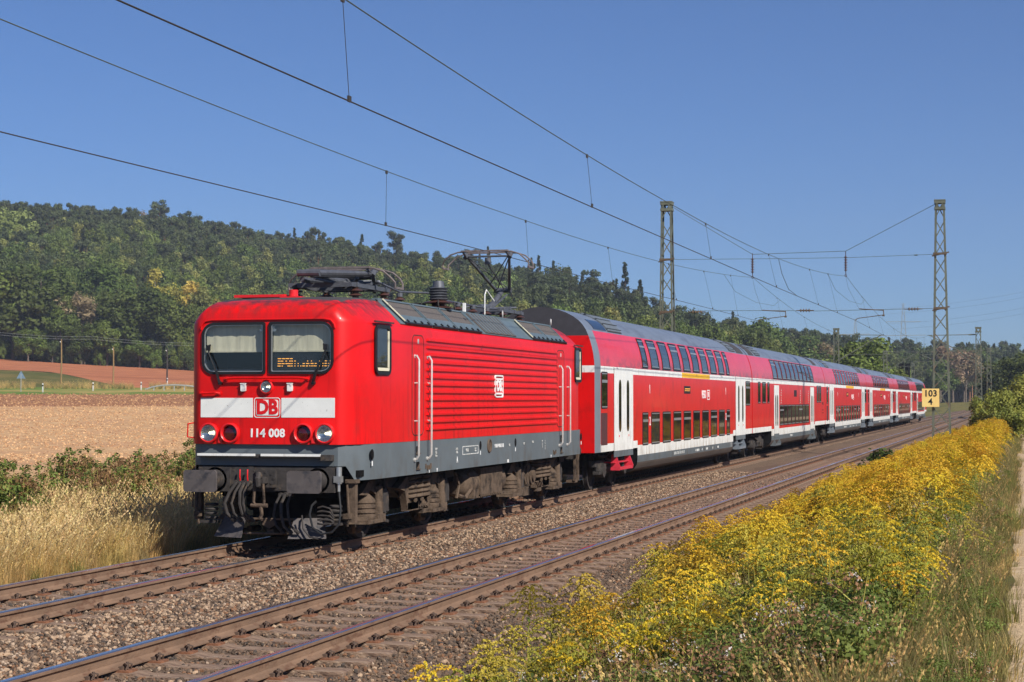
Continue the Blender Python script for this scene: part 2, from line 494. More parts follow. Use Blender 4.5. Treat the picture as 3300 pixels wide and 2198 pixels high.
# ================================================================ railway formation
M_ballast = mat("ballast", lin(140, 118, 98), rough=.95, col2=lin(92, 75, 62), scale=26, bump=1.0, bscale=26, spec=.15)
add_layer(M_ballast, lin(160, 136, 112), 34, .58, .66)
add_layer(M_ballast, lin(88, 78, 72), 30, .56, .66)
add_layer(M_ballast, lin(104, 86, 72), 1.4, .50, .64, stretch=(1, .12, 1))
BAL = [(-14.9, -.92), (-14.2, -.66), (-13.45, -.30), (-13.1, -.235), (AX - .75, -.225), (AX + .75, -.225), (AX + 1.35, -.21), (-9.45, -.265), (BX - 1.35, -.225),
       (BX - .75, -.235), (BX + .75, -.235), (BX + 1.3, -.245), (-5.75, -.33), (-4.95, -.66), (-4.3, -.92)]
def ballast_sheet(y0, y1, dx, dy, amp):
    xs = []; x = BAL[0][0]
    while x < BAL[-1][0]: xs.append(x); x += dx
    xs.append(BAL[-1][0])
    ys = []; y = y0
    while y < y1 - 1e-6: ys.append(y); y += dy
    ys.append(y1)
    v = []; f = []
    for y in ys:
        for x in xs:
            e = amp if y0 < y < y1 else 0
            z = lerp_tab(BAL, x) + (mnoise.noise(Vector((x * 7, y * 7, 1))) * .6 + mnoise.noise(Vector((x * 16, y * 16, 5))) * .5) * e + mnoise.noise(Vector((x * .9, y * .5, 3))) * .02
            v.append((x, y, z))
    n = len(xs)
    for i in range(len(ys) - 1):
        for j in range(n - 1):
            f.append((i * n + j, i * n + j + 1, (i + 1) * n + j + 1, (i + 1) * n + j))
    return v, f
v1, f1 = ballast_sheet(2, 52, .085, .085, .022)
v2, f2 = ballast_sheet(52, 460, .5, 2.0, .0)
bo = mesh_obj("ballast_bed", raw_mesh("ballast_bed", v1 + v2, f1 + [tuple(i + len(v1) for i in q) for q in f2], M_ballast, smooth=True))
tag(bo, kind='structure')

def verge_z(x, y):
    b = [(-17.5, -1.2), (-16.6, -.72), (-15.0, -.74), (-14.4, -.80), (-4.9, -.80), (-4.3, -.74), (-2.6, -.12), (-1.0, .34), (-.35, .42), (3.2, .42), (4.2, .30), (12, .2), (60, -.3), (75, -1.2)]
    z = lerp_tab(b, x)
    if -4.6 < x < -.8 or x > 4 or -16.4 < x < -14.8: z += mnoise.noise(Vector((x * .6, y * .4, 9))) * .08
    return z
xs = [-17.5, -16.6, -16, -15.5, -15, -14.4, -4.9, -4.6, -4.3, -4, -3.6, -3.2, -2.9, -2.6, -2.2, -1.9, -1.6, -1.3, -1, -.7, -.45]
def sheet(name, xs, ys, m, zf):
    v = [(x, y, zf(x, y)) for y in ys for x in xs]; n = len(xs)
    f = [(i * n + j, i * n + j + 1, (i + 1) * n + j + 1, (i + 1) * n + j) for i in range(len(ys) - 1) for j in range(n - 1)]
    return tag(mesh_obj(name, raw_mesh(name, v, f, m, smooth=True)), kind='structure')
ysv = [-12 + .7 * i for i in range(90)] + [52 + 5 * i for i in range(82)]
wob = lambda y: .10 * mnoise.noise(Vector((y * .33, 2, 0))) + .09 * mnoise.noise(Vector((y * 1.3, 4, 0)))
def edge_sheet(name, xs, ys, m, side):
    v = []; n = len(xs)
    for y in ys:
        for x in xs:
            xx = x + (wob(y) if abs(x - (-.12)) < .01 else 0)
            v.append((xx, y, verge_z(xx, y)))
    f = [(i * n + j, i * n + j + 1, (i + 1) * n + j + 1, (i + 1) * n + j) for i in range(len(ys) - 1) for j in range(n - 1)]
    return tag(mesh_obj(name, raw_mesh(name, v, f, m, smooth=True)), kind='structure')
edge_sheet("embankment", xs[:-2] + [-.7, -.4, -.12], ysv, M_embank, 0)
edge_sheet("path", [-.12, .15, .6, 1.2, 1.8, 2.4, 3.0, 3.2], ysv, M_path, 1)
sheet("verge", [3.2, 3.7, 4.2, 6, 9, 12, 20, 40, 60, 75], ysv, M_embank, verge_z)

# ---------------------------------------------------------------- loose ballast stones in the foreground
def stone(seed, r):
    rd = random.Random(seed); bm = bmesh.new()
    bmesh.ops.create_icosphere(bm, subdivisions=1, radius=1)
    for v in bm.verts:
        v.co *= rd.uniform(.7, 1.15)
        v.co.x *= 1.15; v.co.z *= .72
    me = bpy.data.meshes.new("stone"); bm.to_mesh(me); bm.free()
    for v in me.vertices: v.co *= r
    return me
STONE_COLS = [lin(140, 118, 98), lin(116, 94, 76), lin(90, 76, 64), lin(168, 142, 116), lin(130, 96, 72), lin(104, 87, 74), lin(74, 66, 60), lin(174, 152, 130)]
stones = []
for i, c in enumerate(STONE_COLS):
    m = mat("stone_%d" % i, c, rough=.9, var=.18, scale=30, spec=.2)
    me = stone(i, .034 if i != 3 else .042); me.materials.append(m); stones.append(me)
rd = random.Random(3)
pts = []
def on_ballast(x, y, light):
    z = lerp_tab(BAL, x) + rd.uniform(-.006, .02)
    w = (3, 3, 2, 3, 2, 2, 1, 1.5) if light else (1, 3, 4, .4, 2.2, 4, 3, .15)
    pts.append(((x, y, z), (rd.uniform(0, 6), rd.uniform(-.5, .5), rd.uniform(0, 6)), rd.uniform(.36, .92), rd.choices(range(8), w)[0]))
for k in range(190000):
    y = 11 + (rd.random() ** 1.5) * 52
    x = rd.uniform(-14.0, -4.45)
    # thinner between the rails of the empty track and on the sleepers
    inb = abs(x - BX) < 1.28
    if inb and rd.random() < (.45 if .15 < (y - 11.8) % .63 < .48 else .9): continue
    if abs(x - AX) < 1.28 and not .15 < (y - 14.2) % .63 < .48 and rd.random() < .8: continue
    # only what the camera's side can see of the train's track
    if x < AX - .7 and y > 26 and rd.random() < .7: continue
    t = sstep(AX + .8, AX + 1.2, x) * (1 - sstep(AX + 2.0, BX - 1.0, x + mnoise.noise(Vector((x, y * .4, 7))) * .8))
    on_ballast(x, y, rd.random() < t * .9 + .08)
scatter("ballast_stones", stones, pts)

# clods of soil lying on the fields (seen almost edge-on they give the fields their grain)
clods = []
for i, c in enumerate((lin(208, 168, 124), lin(184, 144, 104), lin(140, 102, 76), lin(168, 126, 92))):
    me = stone(40 + i, .15); me.materials.append(mat("clod_%d" % i, c, rough=.95, var=.2, scale=6, spec=.1)); clods.append(me)
pts = []
for k in range(16000):
    a = rd.uniform(22, 33.5); D = 85 + 132 * rd.random() ** .8; x, y = -math.sin(R(a)) * D, math.cos(R(a)) * D
    t = D > 172 + 3 * mnoise.noise(Vector((a * 2, 0, 0)))
    if t and rd.random() < .3: continue
    pts.append(((x, y, ground_z(x, y)), (rd.uniform(0, 6), rd.uniform(-.4, .4), rd.random() * 6), rd.uniform(.22, .66) * (1.5 if t else 1), rd.choices(range(4), (0, 1, 3, 2) if t else (3, 3, .6, 2))[0]))
scatter("field_clods", clods, pts)
# ================================================================ tracks
M_railside = mat("rail_side", lin(124, 98, 78), rough=.85, var=.14, scale=5, stretch=(1, .3, 1), bump=.15, bscale=60)
add_layer(M_railside, lin(98, 68, 50), 7, .52, .66, stretch=(1, .5, 1))
M_railtop = mat("rail_top", lin(176, 180, 190), rough=.16, metal=.9, var=.1, scale=2, stretch=(40, .2, 1))
M_sleeper = mat("sleeper", lin(150, 124, 102), rough=.95, col2=lin(116, 92, 76), scale=9, bump=.6, bscale=30, stretch=(.4, 2, 1))
add_layer(M_sleeper, lin(172, 150, 128), 16, .56, .64, stretch=(.3, 2, 1))
M_clip = mat("clip_iron", lin(92, 74, 62), rough=.8, var=.25, scale=20)
M_rust = mat("rust_plate", lin(134, 90, 64), rough=.9, var=.3, scale=14)
RAILP = [(-.075, -.172), (.075, -.172), (.075, -.160), (.022, -.140), (.009, -.122), (.009, -.060), (.016, -.050), (.036, -.038), (.036, -.010), (.026, 0), (-.026, 0), (-.036, -.010), (-.036, -.038), (-.016, -.050), (-.009, -.060), (-.009, -.122), (-.022, -.140), (-.075, -.160)]
def rail(parent, dx):
    v = []; f = []; mi = []
    ys = [-6 + 6 * i for i in range(78)]
    n = len(RAILP)
    for y in ys: v += [(dx + p[0], y, p[1]) for p in RAILP]
    for i in range(len(ys) - 1):
        for k in range(n):
            k2 = (k + 1) % n
            f.append((i * n + k, i * n + k2, (i + 1) * n + k2, (i + 1) * n + k)); mi.append(1 if k in (8, 9, 10) else 0)
    return mesh_obj("rail", raw_mesh("rail", v, f, [M_railside, M_railtop], mi), parent)
def sleeper_mesh():
    b = MB()
    P = [(-1.3, -.40), (1.3, -.40), (1.3, -.208), (1.26, -.196), (.5, -.196), (.42, -.215), (-.42, -.215), (-.5, -.196), (-1.26, -.196), (-1.3, -.208)]
    b.prism(P, 'xz', -.13, .13)
    return b.mesh("sleeper", [M_sleeper])
def clip_mesh():
    b = MB()
    b.box(-.19, .19, -.085, .085, -.196, -.176, 1)
    for s in (-1, 1):
        b.box(s * .085 - .02, s * .085 + .02, -.05, .05, -.176, -.145, 0)
        b.tube([(s * .14, -.05, -.17), (s * .155, -.04, -.13), (s * .12, -.02, -.12), (s * .09, 0, -.135), (s * .12, .02, -.12), (s * .155, .04, -.13), (s * .14, .05, -.17)], .0095, 5, 0)
        b.cyl((s * .13, 0, -.17), (s * .13, 0, -.105), .014, n=6, m=0)
    return b.mesh("rail_clip", [M_clip, M_rust])
ME_sl, ME_clip = sleeper_mesh(), clip_mesh()
def track(cx, label, y0):
    root = empty("railway_track", (cx, 0, 0), label=label, cat="railway track")
    rail(root, -GA); rail(root, GA)
    sp = .63
    for i in range(100):
        s = mesh_obj("sleeper", ME_sl, root, (0, y0 + i * sp, 0))
        mesh_obj("rail_clip", ME_clip, s, (-GA, 0, 0)); mesh_obj("rail_clip", ME_clip, s, (GA, 0, 0))
    b = MB()
    for i in range(100, 560):
        y = y0 + i * sp
        b.box(-1.3, 1.3, y - .13, y + .13, -.3, -.198, 0)
        for dx in (-GA, GA):
            b.box(dx - .17, dx + .17, y - .07, y + .07, -.198, -.12, 1)
    tag(b.build("sleeper", [M_sleeper, M_clip], root), kind='stuff')
    return root
track(AX, "railway track that the red train is standing on, farther from the camera", 14.2)
track(BX, "empty railway track with brown rails in front of the train", 11.8)
# ================================================================ train materials
RED = lin(218, 19, 19)
M_red_paint = mat("red_paint", RED, rough=.32, var=.06, scale=1.1, spec=.4, coat=.15)
add_layer(M_red_paint, lin(178, 30, 26), 2.2, .54, .74, stretch=(1, 1, .6))
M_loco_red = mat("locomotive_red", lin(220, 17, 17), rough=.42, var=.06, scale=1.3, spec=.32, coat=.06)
add_layer(M_loco_red, lin(196, 34, 30), 2.6, .55, .74, stretch=(1, 1, .7))
add_layer(M_loco_red, lin(66, 48, 46), 5, .36, .62, stretch=(1.3, 1.3, .22), zfade=(3.52, 3.95))
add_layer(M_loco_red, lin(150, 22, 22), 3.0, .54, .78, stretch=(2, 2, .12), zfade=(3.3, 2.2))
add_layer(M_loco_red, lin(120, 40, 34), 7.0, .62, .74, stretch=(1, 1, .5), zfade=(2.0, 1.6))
add_layer(M_red_paint, lin(150, 30, 26), 3.2, .55, .8, stretch=(1, 1, .15), zfade=(2.9, 1.2))
M_upper_red = mat("upper_red", lin(228, 26, 32), rough=.34, var=.06, scale=1.2, spec=.5, coat=.5)
M_upper_red.node_tree.nodes["Principled BSDF"].inputs["Coat IOR"].default_value = 1.5
add_layer(M_upper_red, lin(120, 26, 24), 9, .42, .62, stretch=(1, .3, .5), zfade=(3.46, 3.2))
M_white_paint = mat("white_paint", lin(232, 232, 226), rough=.45, var=.05, scale=2, spec=.4)
add_layer(M_white_paint, lin(170, 160, 145), 5, .56, .78, stretch=(1, 1, .25))
add_layer(M_white_paint, lin(160, 142, 120), 3.5, .42, .75, stretch=(1, 1, .3), zfade=(1.25, .75))
M_white_speck = mat("white_panel", lin(230, 232, 226), rough=.5, var=.04, scale=3)
add_layer(M_white_speck, lin(120, 116, 106), 24, .64, .70)
M_yellow = mat("yellow_stripe", lin(250, 190, 20), rough=.4, var=.05, scale=2)
M_grey = mat("skirt_grey", lin(98, 106, 110), rough=.5, var=.07, scale=1.5, spec=.4)
add_layer(M_grey, lin(84, 80, 74), 3.2, .50, .72, stretch=(1, 1, .4), zfade=(1.55, 1.05))
M_endgrey = mat("end_grey", lin(120, 128, 136), rough=.4, var=.06, scale=2)
M_roof = mat("coach_roof", lin(112, 120, 132), rough=.42, var=.08, scale=1.4, spec=.5, coat=.15)
add_layer(M_roof, lin(86, 88, 94), 1.8, .5, .7, stretch=(1, .3, 1))
M_roof_pale = mat("coach_roof_pale", lin(150, 156, 154), rough=.5, var=.06, scale=1.4)
M_hatch = mat("hatch_grey", lin(92, 106, 112), rough=.45, var=.08, scale=2)
M_mesh = mat("vent_mesh", lin(112, 104, 98), rough=.8, var=.3, scale=90, col2=lin(70, 66, 64))
M_darkmesh = mat("roof_grille", lin(44, 48, 50), rough=.8, var=.2, scale=20)
M_loco_roof = mat("sooty_roof", lin(66, 62, 62), rough=.8, var=.2, scale=4)
M_dust = mat("dusty_iron", lin(98, 83, 70), rough=.9, var=.16, scale=7, bump=.25, bscale=40, spec=.15)
add_layer(M_dust, lin(54, 47, 42), 4, .50, .64)
M_dark = mat("dark_iron", lin(62, 58, 56), rough=.8, var=.2, scale=9, spec=.25)
add_layer(M_dark, lin(90, 78, 66), 6, .55, .7)
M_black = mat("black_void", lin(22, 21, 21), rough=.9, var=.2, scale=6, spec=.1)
M_buffer = mat("buffer_steel", lin(92, 86, 84), rough=.6, var=.12, scale=4, spec=.3)
add_layer(M_buffer, lin(58, 58, 62), 5.5, .5, .66)
M_rubber = mat("black_rubber", lin(26, 27, 29), rough=.5, var=.15, scale=10)
M_alu = mat("aluminium_frame", lin(190, 192, 190), rough=.35, metal=.7, var=.06, scale=12)
M_cream = mat("cream_frame", lin(226, 220, 190), rough=.45, var=.05, scale=8)
M_steel = mat("handrail_steel", lin(206, 202, 196), rough=.4, metal=.25, var=.08, scale=10)
M_glass = clear_glass("windscreen_glass")
M_pane = glass_mat("coach_glass", lin(38, 44, 48), refl=.85, rough=.02)
M_pane_low = glass_mat("coach_glass_low", lin(28, 29, 27), refl=.14, rough=.03)
add_layer(M_pane_low, lin(48, 46, 36), 1.6, .46, .66, stretch=(1, 1, .7))
M_blind = mat("window_blind", lin(214, 204, 176), rough=.9, var=.1, scale=5, stretch=(3, 1, .4))
M_cab = mat("cab_interior", lin(38, 44, 58), rough=.8, var=.2, scale=3)
M_ins = mat("insulator_brown", lin(78, 52, 46), rough=.35, var=.15, scale=10, spec=.6)
M_pan = mat("pantograph_iron", lin(92, 94, 100), rough=.5, metal=.3, var=.15, scale=10)
M_carbon = mat("collector_strip", lin(128, 116, 112), rough=.5, metal=.3, var=.2, scale=14)
M_lamp_red = mat("red_paint_lamp", lin(220, 30, 32), rough=.35, var=.08, scale=8, coat=.3)
M_led = emit_mat("orange_led", (1.0, .42, .06), .9)
M_reflector = mat("lamp_reflector", lin(206, 206, 206), rough=.18, metal=.9, var=.1, scale=5)
M_redlens = mat("red_lens", lin(70, 6, 14), rough=.12, var=.3, scale=6, spec=.8)
M_pink = mat("step_red", lin(206, 50, 66), rough=.45, var=.1, scale=4)
M_brown = mat("brown_panel", lin(84, 46, 44), rough=.6, var=.1, scale=5)
M_text = mat("white_lettering", lin(238, 238, 234), rough=.5, var=.03, scale=4)
M_text_red = mat("red_lettering", lin(214, 20, 26), rough=.5, var=.03, scale=4)
M_text_dim = mat("pale_lettering", lin(206, 206, 200), rough=.6, var=.25, scale=14)

# ================================================================ locomotive
LY, LL = 26.12, 15.15
loco = empty("electric_locomotive", (AX, LY, 0), label="red electric locomotive numbered 114 008 with a white band across its nose, leading the train", cat="locomotive")

def face_with_holes(name, outer, holes, y, mats, parent, mi=0, extra=None):
    """flat face in the XZ plane with window openings"""
    bm = bmesh.new(); es = []
    for lp in [outer] + holes:
        vs = [bm.verts.new((p[0], y, p[1])) for p in lp]
        es += [bm.edges.new((vs[i], vs[(i + 1) % len(vs)])) for i in range(len(vs))]
    bmesh.ops.triangle_fill(bm, use_beauty=True, edges=es, normal=(0, -1, 0))
    return bm

def section(hw, zsh, zt, inset, zc, z0=1.61):
    h = [(hw, z0), (hw, 2.3), (hw, zsh - .07), (hw - .012, zsh - .02), (hw - .045, zsh + .025), (hw - inset * .5, (zsh + zt) / 2 + .01), (hw - inset + .03, zt - .03), (hw - inset - .03, zt), (hw * .4, zc - .004), (0, zc)]
    return h + [(-x, z) for x, z in reversed(h[:-1])]
NOSE = [(0, 1.165, 3.60, 3.67, .10, 3.68), (.03, 1.23, 3.60, 3.73, .14, 3.75), (.09, 1.30, 3.60, 3.79, .2, 3.81), (.2, 1.375, 3.59, 3.85, .29, 3.87),
        (.38, 1.44, 3.58, 3.90, .37, 3.925), (.65, 1.48, 3.57, 3.945, .43, 3.965), (1.0, 1.515, 3.57, 3.98, .46, 4.00), (1.5, 1.52, 3.57, 4.00, .47, 4.02)]
stat = NOSE + [(LL - s[0],) + s[1:] for s in reversed(NOSE)]
WIN = [rrect(-1.125, -.035, 2.725, 3.545, (.2, .03, .03, .2)), rrect(.035, 1.125, 2.725, 3.545, (.03, .2, .2, .03))]
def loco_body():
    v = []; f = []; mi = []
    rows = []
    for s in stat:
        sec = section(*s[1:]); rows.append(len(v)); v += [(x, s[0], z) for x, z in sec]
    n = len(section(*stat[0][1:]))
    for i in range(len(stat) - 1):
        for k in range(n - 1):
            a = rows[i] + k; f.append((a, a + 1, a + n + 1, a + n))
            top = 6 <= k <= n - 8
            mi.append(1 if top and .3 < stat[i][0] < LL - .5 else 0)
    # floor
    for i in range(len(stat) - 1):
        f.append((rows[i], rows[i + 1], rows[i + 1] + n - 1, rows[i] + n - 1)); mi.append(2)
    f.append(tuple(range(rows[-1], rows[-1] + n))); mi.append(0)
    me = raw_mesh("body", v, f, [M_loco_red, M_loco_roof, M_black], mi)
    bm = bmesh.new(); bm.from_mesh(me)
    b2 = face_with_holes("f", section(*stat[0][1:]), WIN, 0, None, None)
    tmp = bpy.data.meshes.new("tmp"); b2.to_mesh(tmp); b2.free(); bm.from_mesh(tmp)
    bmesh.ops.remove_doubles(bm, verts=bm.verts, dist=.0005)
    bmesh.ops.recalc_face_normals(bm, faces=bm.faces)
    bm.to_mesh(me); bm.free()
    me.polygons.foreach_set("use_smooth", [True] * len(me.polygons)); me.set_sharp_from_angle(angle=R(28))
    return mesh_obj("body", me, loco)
body = loco_body()
# grey skirt below the red body; tucked in under the nose
def skirt():
    b = MB()
    P = [(-1.20, .055), (1.20, .055), (1.36, .11), (1.45, .25), (1.50, .5), (1.515, .8)]
    plan = P + [(x, LL - y) for x, y in reversed(P)][0:0]
    pl = [(1.515, LL - .8), (1.50, LL - .5), (1.45, LL - .25), (1.36, LL - .11), (1.20, LL - .055)]
    poly = [(-1.18, .055), (1.18, .055), (1.29, .12), (1.38, .28), (1.45, .5), (1.50, .85), (1.515, 1.1)] + pl + [(-x, y) for x, y in reversed(pl)] + [(-1.515, 1.1), (-1.50, .85), (-1.45, .5), (-1.38, .28), (-1.29, .12)]
    n = len(poly)
    def zb(x, y): return 1.27 if abs(x) < 1.3 else 1.04 + (.18 if (y < .2 or y > LL - .2) and abs(x) < 1.4 else 0)
    v = [(x, y, 1.612) for x, y in poly] + [(x, y, zb(x, y)) for x, y in poly]
    f = [(i, (i + 1) % n, n + (i + 1) % n, n + i) for i in range(n)]
    b.add(v, f)
    b.box(-1.45, 1.45, .3, LL - .3, 1.10, 1.2, 1)
    return b.build("skirt", [M_grey, M_black], loco, smooth=25)
skirt()

# cab behind the windscreens
b = MB(); b.box(-1.16, 1.16, .95, 1.0, 2.4, 3.6); b.box(-1.17, -1.14, .03, 1.0, 2.4, 3.6); b.box(1.14, 1.17, .03, 1.0, 2.4, 3.6)
b.box(-1.16, 1.16, .03, 1.0, 3.56, 3.60); b.box(-1.16, 1.16, .03, 1.0, 2.4, 2.45)
b.box(-1.1, -.1, .12, .5, 2.45, 2.80, 0); b.build("cab_interior", [M_cab], loco)
for x0, x1 in ((-1.10, -.06), (.06, 1.10)):
    b = MB(); n = 22; v = []; f = []
    for i in range(n + 1):
        x = x0 + (x1 - x0) * i / n; d = .004 * math.sin(i * 1.3) + .003 * math.sin(i * 4.1)
        v += [(x, .10 + d, 3.52), (x, .10 + d * 1.3, 3.16), (x, .085 + d, 3.10)]
    for i in range(n):
        for j in range(2): f.append((i * 3 + j, i * 3 + j + 1, i * 3 + j + 4, i * 3 + j + 3))
    b.add(v, f); b.box(x0, x1, .08, .10, 3.075, 3.10); b.build("window_blind", [M_blind], loco, smooth=60)
for i, lp in enumerate(WIN):
    x0 = min(p[0] for p in lp); x1 = max(p[0] for p in lp)
    li = rrect(x0 + .036, x1 - .036, 2.762, 3.509, (.16, .02, .02, .16) if i == 0 else (.02, .16, .16, .02))
    lo = rrect(x0 - .005, x1 + .005, 2.72, 3.55, (.205, .035, .035, .205) if i == 0 else (.035, .205, .205, .035))
    b = MB(); b.ring(lo, li, 'xz', -.028, .02); w = b.build("windscreen", [M_rubber], loco)
    b = MB(); b.ring(li, [(p[0] * 1 + (.012 if p[0] < (x0 + x1) / 2 else -.012), p[1] + (.012 if p[1] < 3.1 else -.012)) for p in li], 'xz', -.012, .01); b.build("inner_trim", [M_alu], w)
    b = MB(); b.prism(li, 'xz', -.004, .004); b.build("pane", [M_glass], w)
# eyebrow gutter over the windscreens
b = MB(); b.tube([(-1.15, -.012, 3.44), (-1.14, -.014, 3.5), (-1.08, -.014, 3.57), (-.96, -.014, 3.592), (0, -.014, 3.592), (.96, -.014, 3.592), (1.08, -.014, 3.57), (1.14, -.014, 3.5), (1.15, -.012, 3.44)], .014, 6)
b.build("rain_gutter", [M_loco_red], loco)
# destination display: rows of lit dashes behind the right-hand screen
b = MB(); b.box(.07, 1.1, .055, .075, 2.78, 3.05); dsp = b.build("destination_display", [M_rubber], loco)
px = lambda x: .155 + (x - 1105) * (1.06 - .155) / (1805 - 1105)
rows = {2.967: [(1105, 1150), (1162, 1205), (1212, 1258), (1268, 1302)],
        2.928: [(1108, 1130), (1140, 1178), (1208, 1228), (1258, 1278), (1285, 1305), (1325, 1342), (1494, 1506), (1545, 1556), (1652, 1664), (1726, 1752), (1790, 1804)],
        2.888: [(1105, 1148), (1156, 1195), (1208, 1240), (1244, 1278), (1285, 1304), (1328, 1338), (1370, 1382), (1435, 1462), (1480, 1520), (1540, 1576), (1594, 1620), (1652, 1664), (1695, 1706), (1724, 1752), (1768, 1778), (1788, 1800)],
        2.850: [(1104, 1142), (1158, 1172), (1234, 1276), (1285, 1302), (1326, 1338), (1370, 1380), (1405, 1416), (1432, 1462), (1478, 1502), (1520, 1530), (1540, 1552), (1562, 1576), (1586, 1618), (1650, 1660), (1692, 1704), (1722, 1750), (1766, 1776), (1786, 1800)]}
b = MB()
for z, seg in rows.items():
    for a, c in seg: b.box(px(a), px(c), .050, .055, z - .006, z + .006)
b.build("lit_characters", [M_led], dsp)
# wipers
for s in (-1, 1):
    b = MB(); b.tube([(s * .80, -.03, 2.60), (s * .84, -.06, 2.72), (s * 1.0, -.055, 3.08)], .013, 5); b.bar((s * .97, -.045, 3.2), (s * 1.03, -.04, 2.95), .016, .02)
    b.bar((s * .80, -.05, 2.58), (s * .86, -.06, 2.78), .045, .03); b.cyl((s * .80, 0, 2.58), (s * .80, -.06, 2.58), .03, n=8)
    b.box(s * 1.0 - .03, s * 1.0 + .03, -.06, -.035, 3.10, 3.19)
    b.build("wiper", [M_rubber], loco)
for s in (-1, 1):
    b = MB(); b.box(s * .10 - .02, s * .10 + .02, .02, .045, 3.40, 3.48); b.cyl((s * .12, .01, 3.42), (s * .12, .04, 3.42), .022, n=8); b.build("screen_bracket", [M_alu], loco)
# grab rails, lamps
def grab(pts, r=.018, m=None, name="grab_rail"):
    b = MB(); b.tube(pts, r, 7)
    for p in (pts[0], pts[-1]): b.cyl(Vector(p) + Vector((0, .012, 0)), Vector(p) + Vector((0, -.008, 0)), r * 1.9, n=8)
    return b.build(name, [m or M_loco_red], loco)
grab([(-.70, -.01, 2.65), (-.68, -.07, 2.65), (-.55, -.075, 2.665), (.55, -.075, 2.665), (.68, -.07, 2.65), (.70, -.01, 2.65)], .02)
grab([(-1.14, -.01, 2.42), (-1.12, -.06, 2.42), (-.86, -.06, 2.43), (-.82, -.01, 2.42)])
grab([(-1.29, .13, 1.95), (-1.40, .05, 1.93), (-1.41, .05, 1.72), (-1.30, .13, 1.70)], .013)
def lamp(x, z, r, depth, kind):
    b = MB(); b.lathe([(r * .80, .02), (r * .985, .01), (r, -depth * .6), (r * .95, -depth * .9), (r * .86, -depth), (r * .78, -depth * .8), (r * .74, -.0), (r * .70, .02)], (x, 0, z), (0, 1, 0), 32)
    L_ = b.build("headlight" if kind != 'tail' else "tail_light", [M_lamp_red], loco)
    # lathe axis is +Y, so negative offsets stick out of the nose
    b = MB()
    if kind == 'tail':
        b.lathe([(.001, -.035), (r * .4, -.030), (r * .72, -.012), (r * .72, .0)], (x, 0, z), (0, 1, 0), 24); b.build("lens", [M_redlens], L_)
    else:
        b.lathe([(r * .77, -.056), (r * .66, -.034), (r * .45, -.016), (r * .2, -.006), (.001, -.003)], (x, 0, z), (0, 1, 0), 28, cap=False); b.build("reflector", [M_reflector], L_)
        b = MB(); b.sphere((x + r * .12, -.03, z), r * .13, 6); b.build("bulb", [emit_mat("headlight_glint", (1.0, .85, .6), 3.0)], L_)  # bulb glow added as a small glint inside the reflector
        b = MB(); b.lathe([(.001, -.066), (r * .4, -.064), (r * .76, -.057), (r * .76, -.055), (.001, -.062)], (x, 0, z), (0, 1, 0), 28); b.build("lens", [M_glass], L_)
lamp(-.995, 1.785, .165, .07, 'head'); lamp(.995, 1.785, .165, .07, 'head')
lamp(-.63, 1.785, .165, .07, 'tail'); lamp(.63, 1.785, .165, .07, 'tail')
lamp(0, 2.52, .115, .06, 'top')
for s in (-1, 1):
    b = MB(); b.box(s * .80 - .035, s * .80 + .035, -.03, 0, 1.63, 1.72); b.build("lamp_bracket", [M_lamp_red], loco)
    b = MB(); b.prism(rrect(s * .40 - .04, s * .40 + .04, 2.45, 2.57, .015), 'xz', -.05, .005); b.box(s * .40 - .045, s * .40 + .05, -.06, .0, 2.565, 2.58); b.cyl((s * .4 + .03, -.06, 2.555), (s * .4 + .03, -.03, 2.555), .018, n=8)
    b.build("flag_holder", [M_white_paint], loco)
# white band, crest, number
for x0, x1 in ((-1.15, -.245), (.245, 1.15)):
    b = MB(); b.box(x0, x1, -.006, .0, 2.035, 2.345); b.build("white_band", [M_white_speck], loco)
b = MB(); b.ring(rrect(-.225, .225, 2.03, 2.35, .045), rrect(-.213, .213, 2.042, 2.338, .036), 'xz', -.006, 0, 0); b.build("crest_outline", [M_white_speck], loco)
b = MB(); b.prism(rrect(-.19, .19, 2.065, 2.315, .03), 'xz', -.006, 0, 0); crest = b.build("crest", [M_white_speck], loco)
mesh_obj("lettering", text_mesh("DB", .305, M_text_red, .003, bold=.013, sx=.92, spacing=.98), crest, (0, -.009, 2.188), FRONT_ROT)
mesh_obj("fleet_number", text_mesh("114 008", .182, M_text, .003, bold=.006, sx=.98, spacing=1.05), loco, (.0, -.004, 1.782), FRONT_ROT)
# white step bars under the nose
for x0, x1 in ((-1.165, -.17), (-.065, .945)):
    b = MB(); b.box(x0, x1, -.10, -.07, 1.425, 1.462, 0); b.box(x0, x1, -.09, .06, 1.405, 1.425, 1); b.build("step_bar", [M_white_paint, M_dark], loco)
b = MB(); b.box(.95, 1.12, -.10, .05, 1.36, 1.45); b.box(-.16, -.07, -.06, .05, 1.40, 1.45); b.build("step_bracket", [M_dark], loco)
# buffer beam, buffers
b = MB(); b.box(-1.2, 1.2, .03, .12, .86, 1.255); b.box(-1.12, 1.12, .0, .03, .88, 1.2); b.box(.62, 1.16, -.03, .03, .86, 1.24); b.box(-1.16, -.62, -.03, .03, .86, 1.24)
for q in range(26): b.cyl((-1.1 + q * .088, -.005, .91 if q % 2 else 1.19), (-1.1 + q * .088, .02, .91 if q % 2 else 1.19), .016, n=6)
b.build("buffer_beam", [M_dark], loco)
for s in (-1, 1):
    b = MB(); x = s * .875
    b.cyl((x, .03, 1.045), (x, -.28, 1.045), .16, n=18); b.cyl((x, -.28, 1.045), (x, -.56, 1.045), .12, n=18); b.cyl((x, .03, 1.045), (x, -.03, 1.045), .2, n=18)
    bf = b.build("buffer", [M_dark], loco)
    b = MB(); b.prism(rrect(x - .28, x + .28, .875, 1.215, .045), 'xz', -.60, -.555); b.build("buffer_plate", [M_buffer], bf)
